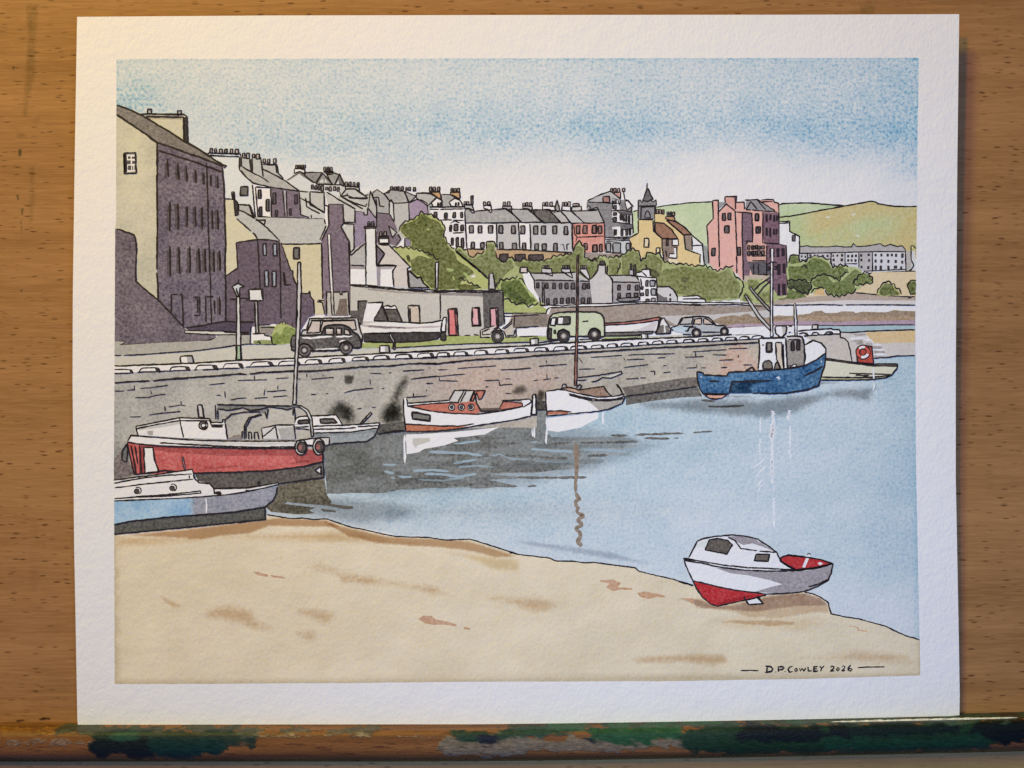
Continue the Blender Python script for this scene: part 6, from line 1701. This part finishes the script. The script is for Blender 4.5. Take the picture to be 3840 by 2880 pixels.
ink('T:1385,68 1450,80 1600,105 1690,98 1790,112 1900,105 2000,140 2120,180 2212,195 N:0,1482 100,1502 200,1505 380,1510 520,1532 640,1530 740,1526 800,1540 860,1560 1000,1605 1170,1659 U:1040,292 1120,308 1290,327 1340,347 1440,348 1520,358 1580,355 1700,372 1840,390 1865,412 1970,438 2080,462 2212,502 P:100,555 230,592', w=5.2)
ink('P:1190,645 1260,660 1330,690 1395,735 1405,780 1420,832 1530,858 1650,875 1780,910 1890,940 1970,980 2060,1020 2186,1058', w=5.2)
stroke_paint('shore_glint', 'U:60,135 150,150 300,180;U:400,190 500,192', 6, mat=M_WHITE)

# ------------------------------------------------------------------ blue and white launch at the left edge
frame('M')
element('painted_launch', 'white and pale blue launch lying at the edge of the beach')


def pale_blue(x, y):
    t = sstep(718, 722, x)
    c = lerp3(pigment((158, 186, 204), 550, 1900), pigment((132, 168, 196), 550, 1900), 0.5 + 0.9 * fbm(x, y, 60, 3.3))
    return (*lerp3(c, lerp3(pigment((150, 148, 158), 900, 1880), pigment((136, 138, 150), 900, 1880), 0.5 + fbm(x, y, 70, 1.3)), t), 0.5)


fill('underside', '65,1125 200,1095 500,1060 760,1040 1100,1015 1370,970 1375,1075 1200,1090 800,1135 500,1165 65,1205', (84, 82, 76), gran=0.4)
fill('hull', '66,920 300,912 620,895 850,880 1000,870 1300,825 1475,790 1470,850 1440,910 1370,970 1100,1015 760,1040 500,1060 200,1095 66,1120', None, fn=pale_blue, step=11)
fill('topsides', '66,735 300,705 740,645 755,700 790,745 900,770 930,810 935,860 1000,865 1300,822 1000,875 850,885 620,898 300,912 66,920', 'W')
fill('bulwark', '935,815 1200,810 1300,790 1400,775 1480,760 1490,775 1350,815 1210,830 1000,865 935,855', 'W')
fill('gunwale', '1225,820 1350,800 1480,760 1490,775 1350,815 1230,832', (196, 194, 190))
ink('64,740 200,720 400,695 560,672 740,645 755,690 765,730 800,760 890,768 925,810 935,860; 70,805 300,775 500,755 750,730; 64,765 300,722 480,700 740,685; 715,695 715,725; 750,685 757,725; 68,898 250,885 500,878 700,860 815,850 812,832 700,845 500,865 250,880; 66,918 300,908 620,895 850,880 1000,868 1150,850 1300,822; 935,815 1200,808 1350,785 1480,760 1490,775 1350,810 1230,832 1200,825; 940,855 990,855 980,840 940,845; 1310,790 1315,750 1325,752 1328,785', w=5.6)
ink('1475,795 1470,850 1440,910 1370,970 1100,1015 900,1030 760,1040 500,1060 200,1095 66,1122; 1370,975 1372,1078 1250,1090 1000,1115 800,1135 500,1165 200,1192 66,1205', w=6.2)
for cx, cy in ((262, 835), (567, 808)):
    cc = lambda r: [(x0 + (cx + r * math.cos(a)) / k, y0 + (cy + r * math.sin(a)) / k) for a in np.linspace(0, 2 * math.pi, 20)[:-1]]
    fill('porthole', cc(21), (70, 64, 60), o=1, w=4)
    state['lines'].append(([(x0 + (cx + 8 + 30 * math.cos(a)) / k, y0 + (cy - 6 + 30 * math.sin(a)) / k) for a in np.linspace(-2.2, 1.3, 14)], 5))
stroke_paint('hull_seam', '860,885 865,960 862,1030', 5, mat=M_WHITE)
fill('aerial', '650,540 662,538 682,640 670,642', (214, 170, 166), o=1, w=4)

# ------------------------------------------------------------------ red and white boat on the sand
frame('P')
element('painted_boat', 'white cabin boat with red bottom beached on the sand')
fill('bottom', '225,545 400,590 600,630 860,665 800,685 700,710 560,740 440,768 380,755 310,690 250,600', (176, 44, 52), gran=0.45)
glaze('bottom_light', '290,590 420,640 560,650 520,690 440,740 400,745 340,690', (1.25, 1.2, 1.15), 0.0)
glaze('bottom_shade', '400,760 520,700 700,660 860,668 720,710 560,745 440,770', (0.62, 0.55, 0.6), 0.8, 10)
fill('hull', '145,365 200,370 600,440 900,465 1120,465 1300,440 1440,400 1420,480 1395,550 1300,600 1190,640 1000,660 860,663 600,630 400,590 225,545 185,450', 'W')
fill('hull_shade', '420,435 600,455 900,470 1120,470 1300,450 1435,410 1395,550 1300,600 1190,640 1000,658 760,645 900,600 1000,580 900,545 700,500 560,485', (142, 138, 150), gran=0.45)
fill('cabin', '190,355 265,205 420,165 560,155 700,165 800,195 900,265 950,300 985,380 1110,445 900,455 600,430 400,395', 'W')
fill('cabin_roof_shade', '520,165 640,160 760,185 880,260 930,295 820,250 740,225 660,240 620,220 580,190', (146, 140, 152), gran=0.4)
fill('cabin_glass_shade', '290,205 370,190 350,255 250,260', (206, 212, 214))
fill('cockpit', '985,345 1050,328 1200,345 1330,365 1430,398 1300,432 1120,455 1040,410 990,380', (172, 46, 52), o=1, w=5.6, gran=0.4)
fill('windscreen', '330,280 370,195 440,182 530,200 568,240 520,318', (92, 86, 82), o=1, w=6, gran=0.4)
fill('side_window', '770,320 888,320 875,380 757,375', (98, 92, 88), o=1, w=6.5)
fill('gunwale', '150,355 400,400 700,440 900,450 1110,450 1120,465 900,467 600,440 400,412 150,370', 'W')
fill('tiller', '1170,430 1220,318 1242,325 1195,435', 'W')
fill('fitting', '1305,395 1325,385 1350,400 1325,415', 'W')
fill('bilge_keel', '690,715 780,695 835,745 710,755', 'W', o=1, w=5.6)
ink('190,350 265,205 330,180 420,165 560,152 700,165 790,190 880,250 950,300 985,380 1050,425 1115,450; 145,355 300,380 500,415 700,435 850,440 1000,448 1115,455; 148,372 300,395 450,430 650,455 900,465 1120,462 1300,440 1440,400; 530,175 590,200 640,270 720,280 780,288; 800,292 950,302; 985,345 1050,325 1200,345 1330,365 1440,400; 990,380 1050,425 1110,450 1250,440 1430,402; 148,370 180,450 225,545 260,620 310,690 380,750 440,768 560,740 700,712 860,670; 225,545 400,590 600,630 860,663 1000,660 1190,640 1300,600 1395,545 1420,480 1440,400; 1225,600 1320,575 1390,535; 785,675 835,745; 665,685 705,755; 1215,325 1225,312 1245,320', w=6)
ink('145,355 220,368', w=12)

# white mast reflections
frame('Q')
element('painted_reflection', 'white squiggled reflections of the trawler masts')


def squiggle(x, y0, y1, amp, n, wob=0.0):
    p = []
    for i in range(n + 1):
        t = i / n
        p.append((x + amp * (1 if i % 2 else -1) * (0.5 + random.random()) + wob * math.sin(t * 9), y0 + (y1 - y0) * t + random.uniform(-4, 4)))
    return ' '.join(f'{a:.0f},{b:.0f}' for a, b in p)


for q, w in ((squiggle(918, 140, 380, 14, 26), 3.7), (squiggle(914, 260, 380, 18, 16), 4.3), (squiggle(912, 380, 560, 9, 20), 3.7), (squiggle(908, 560, 700, 14, 18), 3.7), (squiggle(915, 700, 770, 6, 6), 3.1), (squiggle(925, 780, 840, 5, 5), 3.1), (squiggle(925, 890, 1050, 9, 14), 3.1), ('930,1075 925,1110 932,1150', 4.5),
             (squiggle(808, 205, 330, 5, 9), 3.1), (squiggle(805, 370, 520, 6, 10), 3.1), ('845,555 800,595 755,625;855,615 790,680 770,710;800,700 795,720;830,730 780,795;830,775 805,800 790,840', 3.2), (squiggle(1055, 135, 220, 12, 9), 3.7), (squiggle(1065, 265, 460, 5, 12), 2.8), ('1080,470 1050,495 1075,520 1065,550', 3.9)):
    stroke_paint('reflection_stroke', q, w * 1.4, mat=M_WHITE)

# ------------------------------------------------------------------ signature
frame('P')
element('signature', 'handwritten black ink signature and year 2026 on the sand')
ink('640,1325 700,1322 795,1325', '1650,1298 1760,1293 1885,1292', w=5)
ink('868,1290 862,1340; 850,1285 900,1290 918,1310 905,1332 850,1340',                      # D
    '965,1290 968,1335; 958,1292 1000,1288 1012,1300 998,1315 970,1318',   # . P .
    '1090,1285 1060,1295 1048,1318 1060,1338 1092,1332',                                      # C
    '1120,1303 1106,1318 1114,1333 1130,1322 1120,1303',                                      # o
    '1145,1300 1155,1328 1172,1305 1186,1330 1200,1298',                                      # W
    '1222,1290 1222,1328 1255,1325',                                                          # L
    '1305,1288 1272,1290 1272,1330 1310,1326; 1274,1308 1300,1306',                           # E
    '1322,1285 1340,1305 1362,1284; 1340,1305 1330,1332',                                     # Y
    '1415,1298 1430,1283 1445,1292 1440,1308 1415,1328 1450,1325',                            # 2
    '1480,1295 1466,1312 1476,1328 1492,1312 1480,1295',                                      # 0
    '1512,1295 1525,1282 1540,1290 1534,1306 1512,1328 1545,1324',                            # 2
    '1590,1275 1570,1300 1568,1320 1588,1328 1602,1314 1585,1306 1570,1314', w=6.6)           # 6
for q in ('938,1333 947,1332 949,1340 940,1342', '1017,1328 1026,1327 1028,1336 1019,1337'):
    fill('full_stop', q, (20, 16, 18), rough=0.2)
flush()
state['el'] = None

# ------------------------------------------------------------------ labels, and set everything on the leaning board
painting['label'] = 'ink and watercolour painting of a harbour town on white paper, standing on the ledge'
painting['category'] = 'painting'
easel['label'] = 'beech wood easel board with a paint-crusted ledge behind and below the painting'
easel['category'] = 'easel'
for ob in (painting, easel):
    ob.matrix_world = LEAN
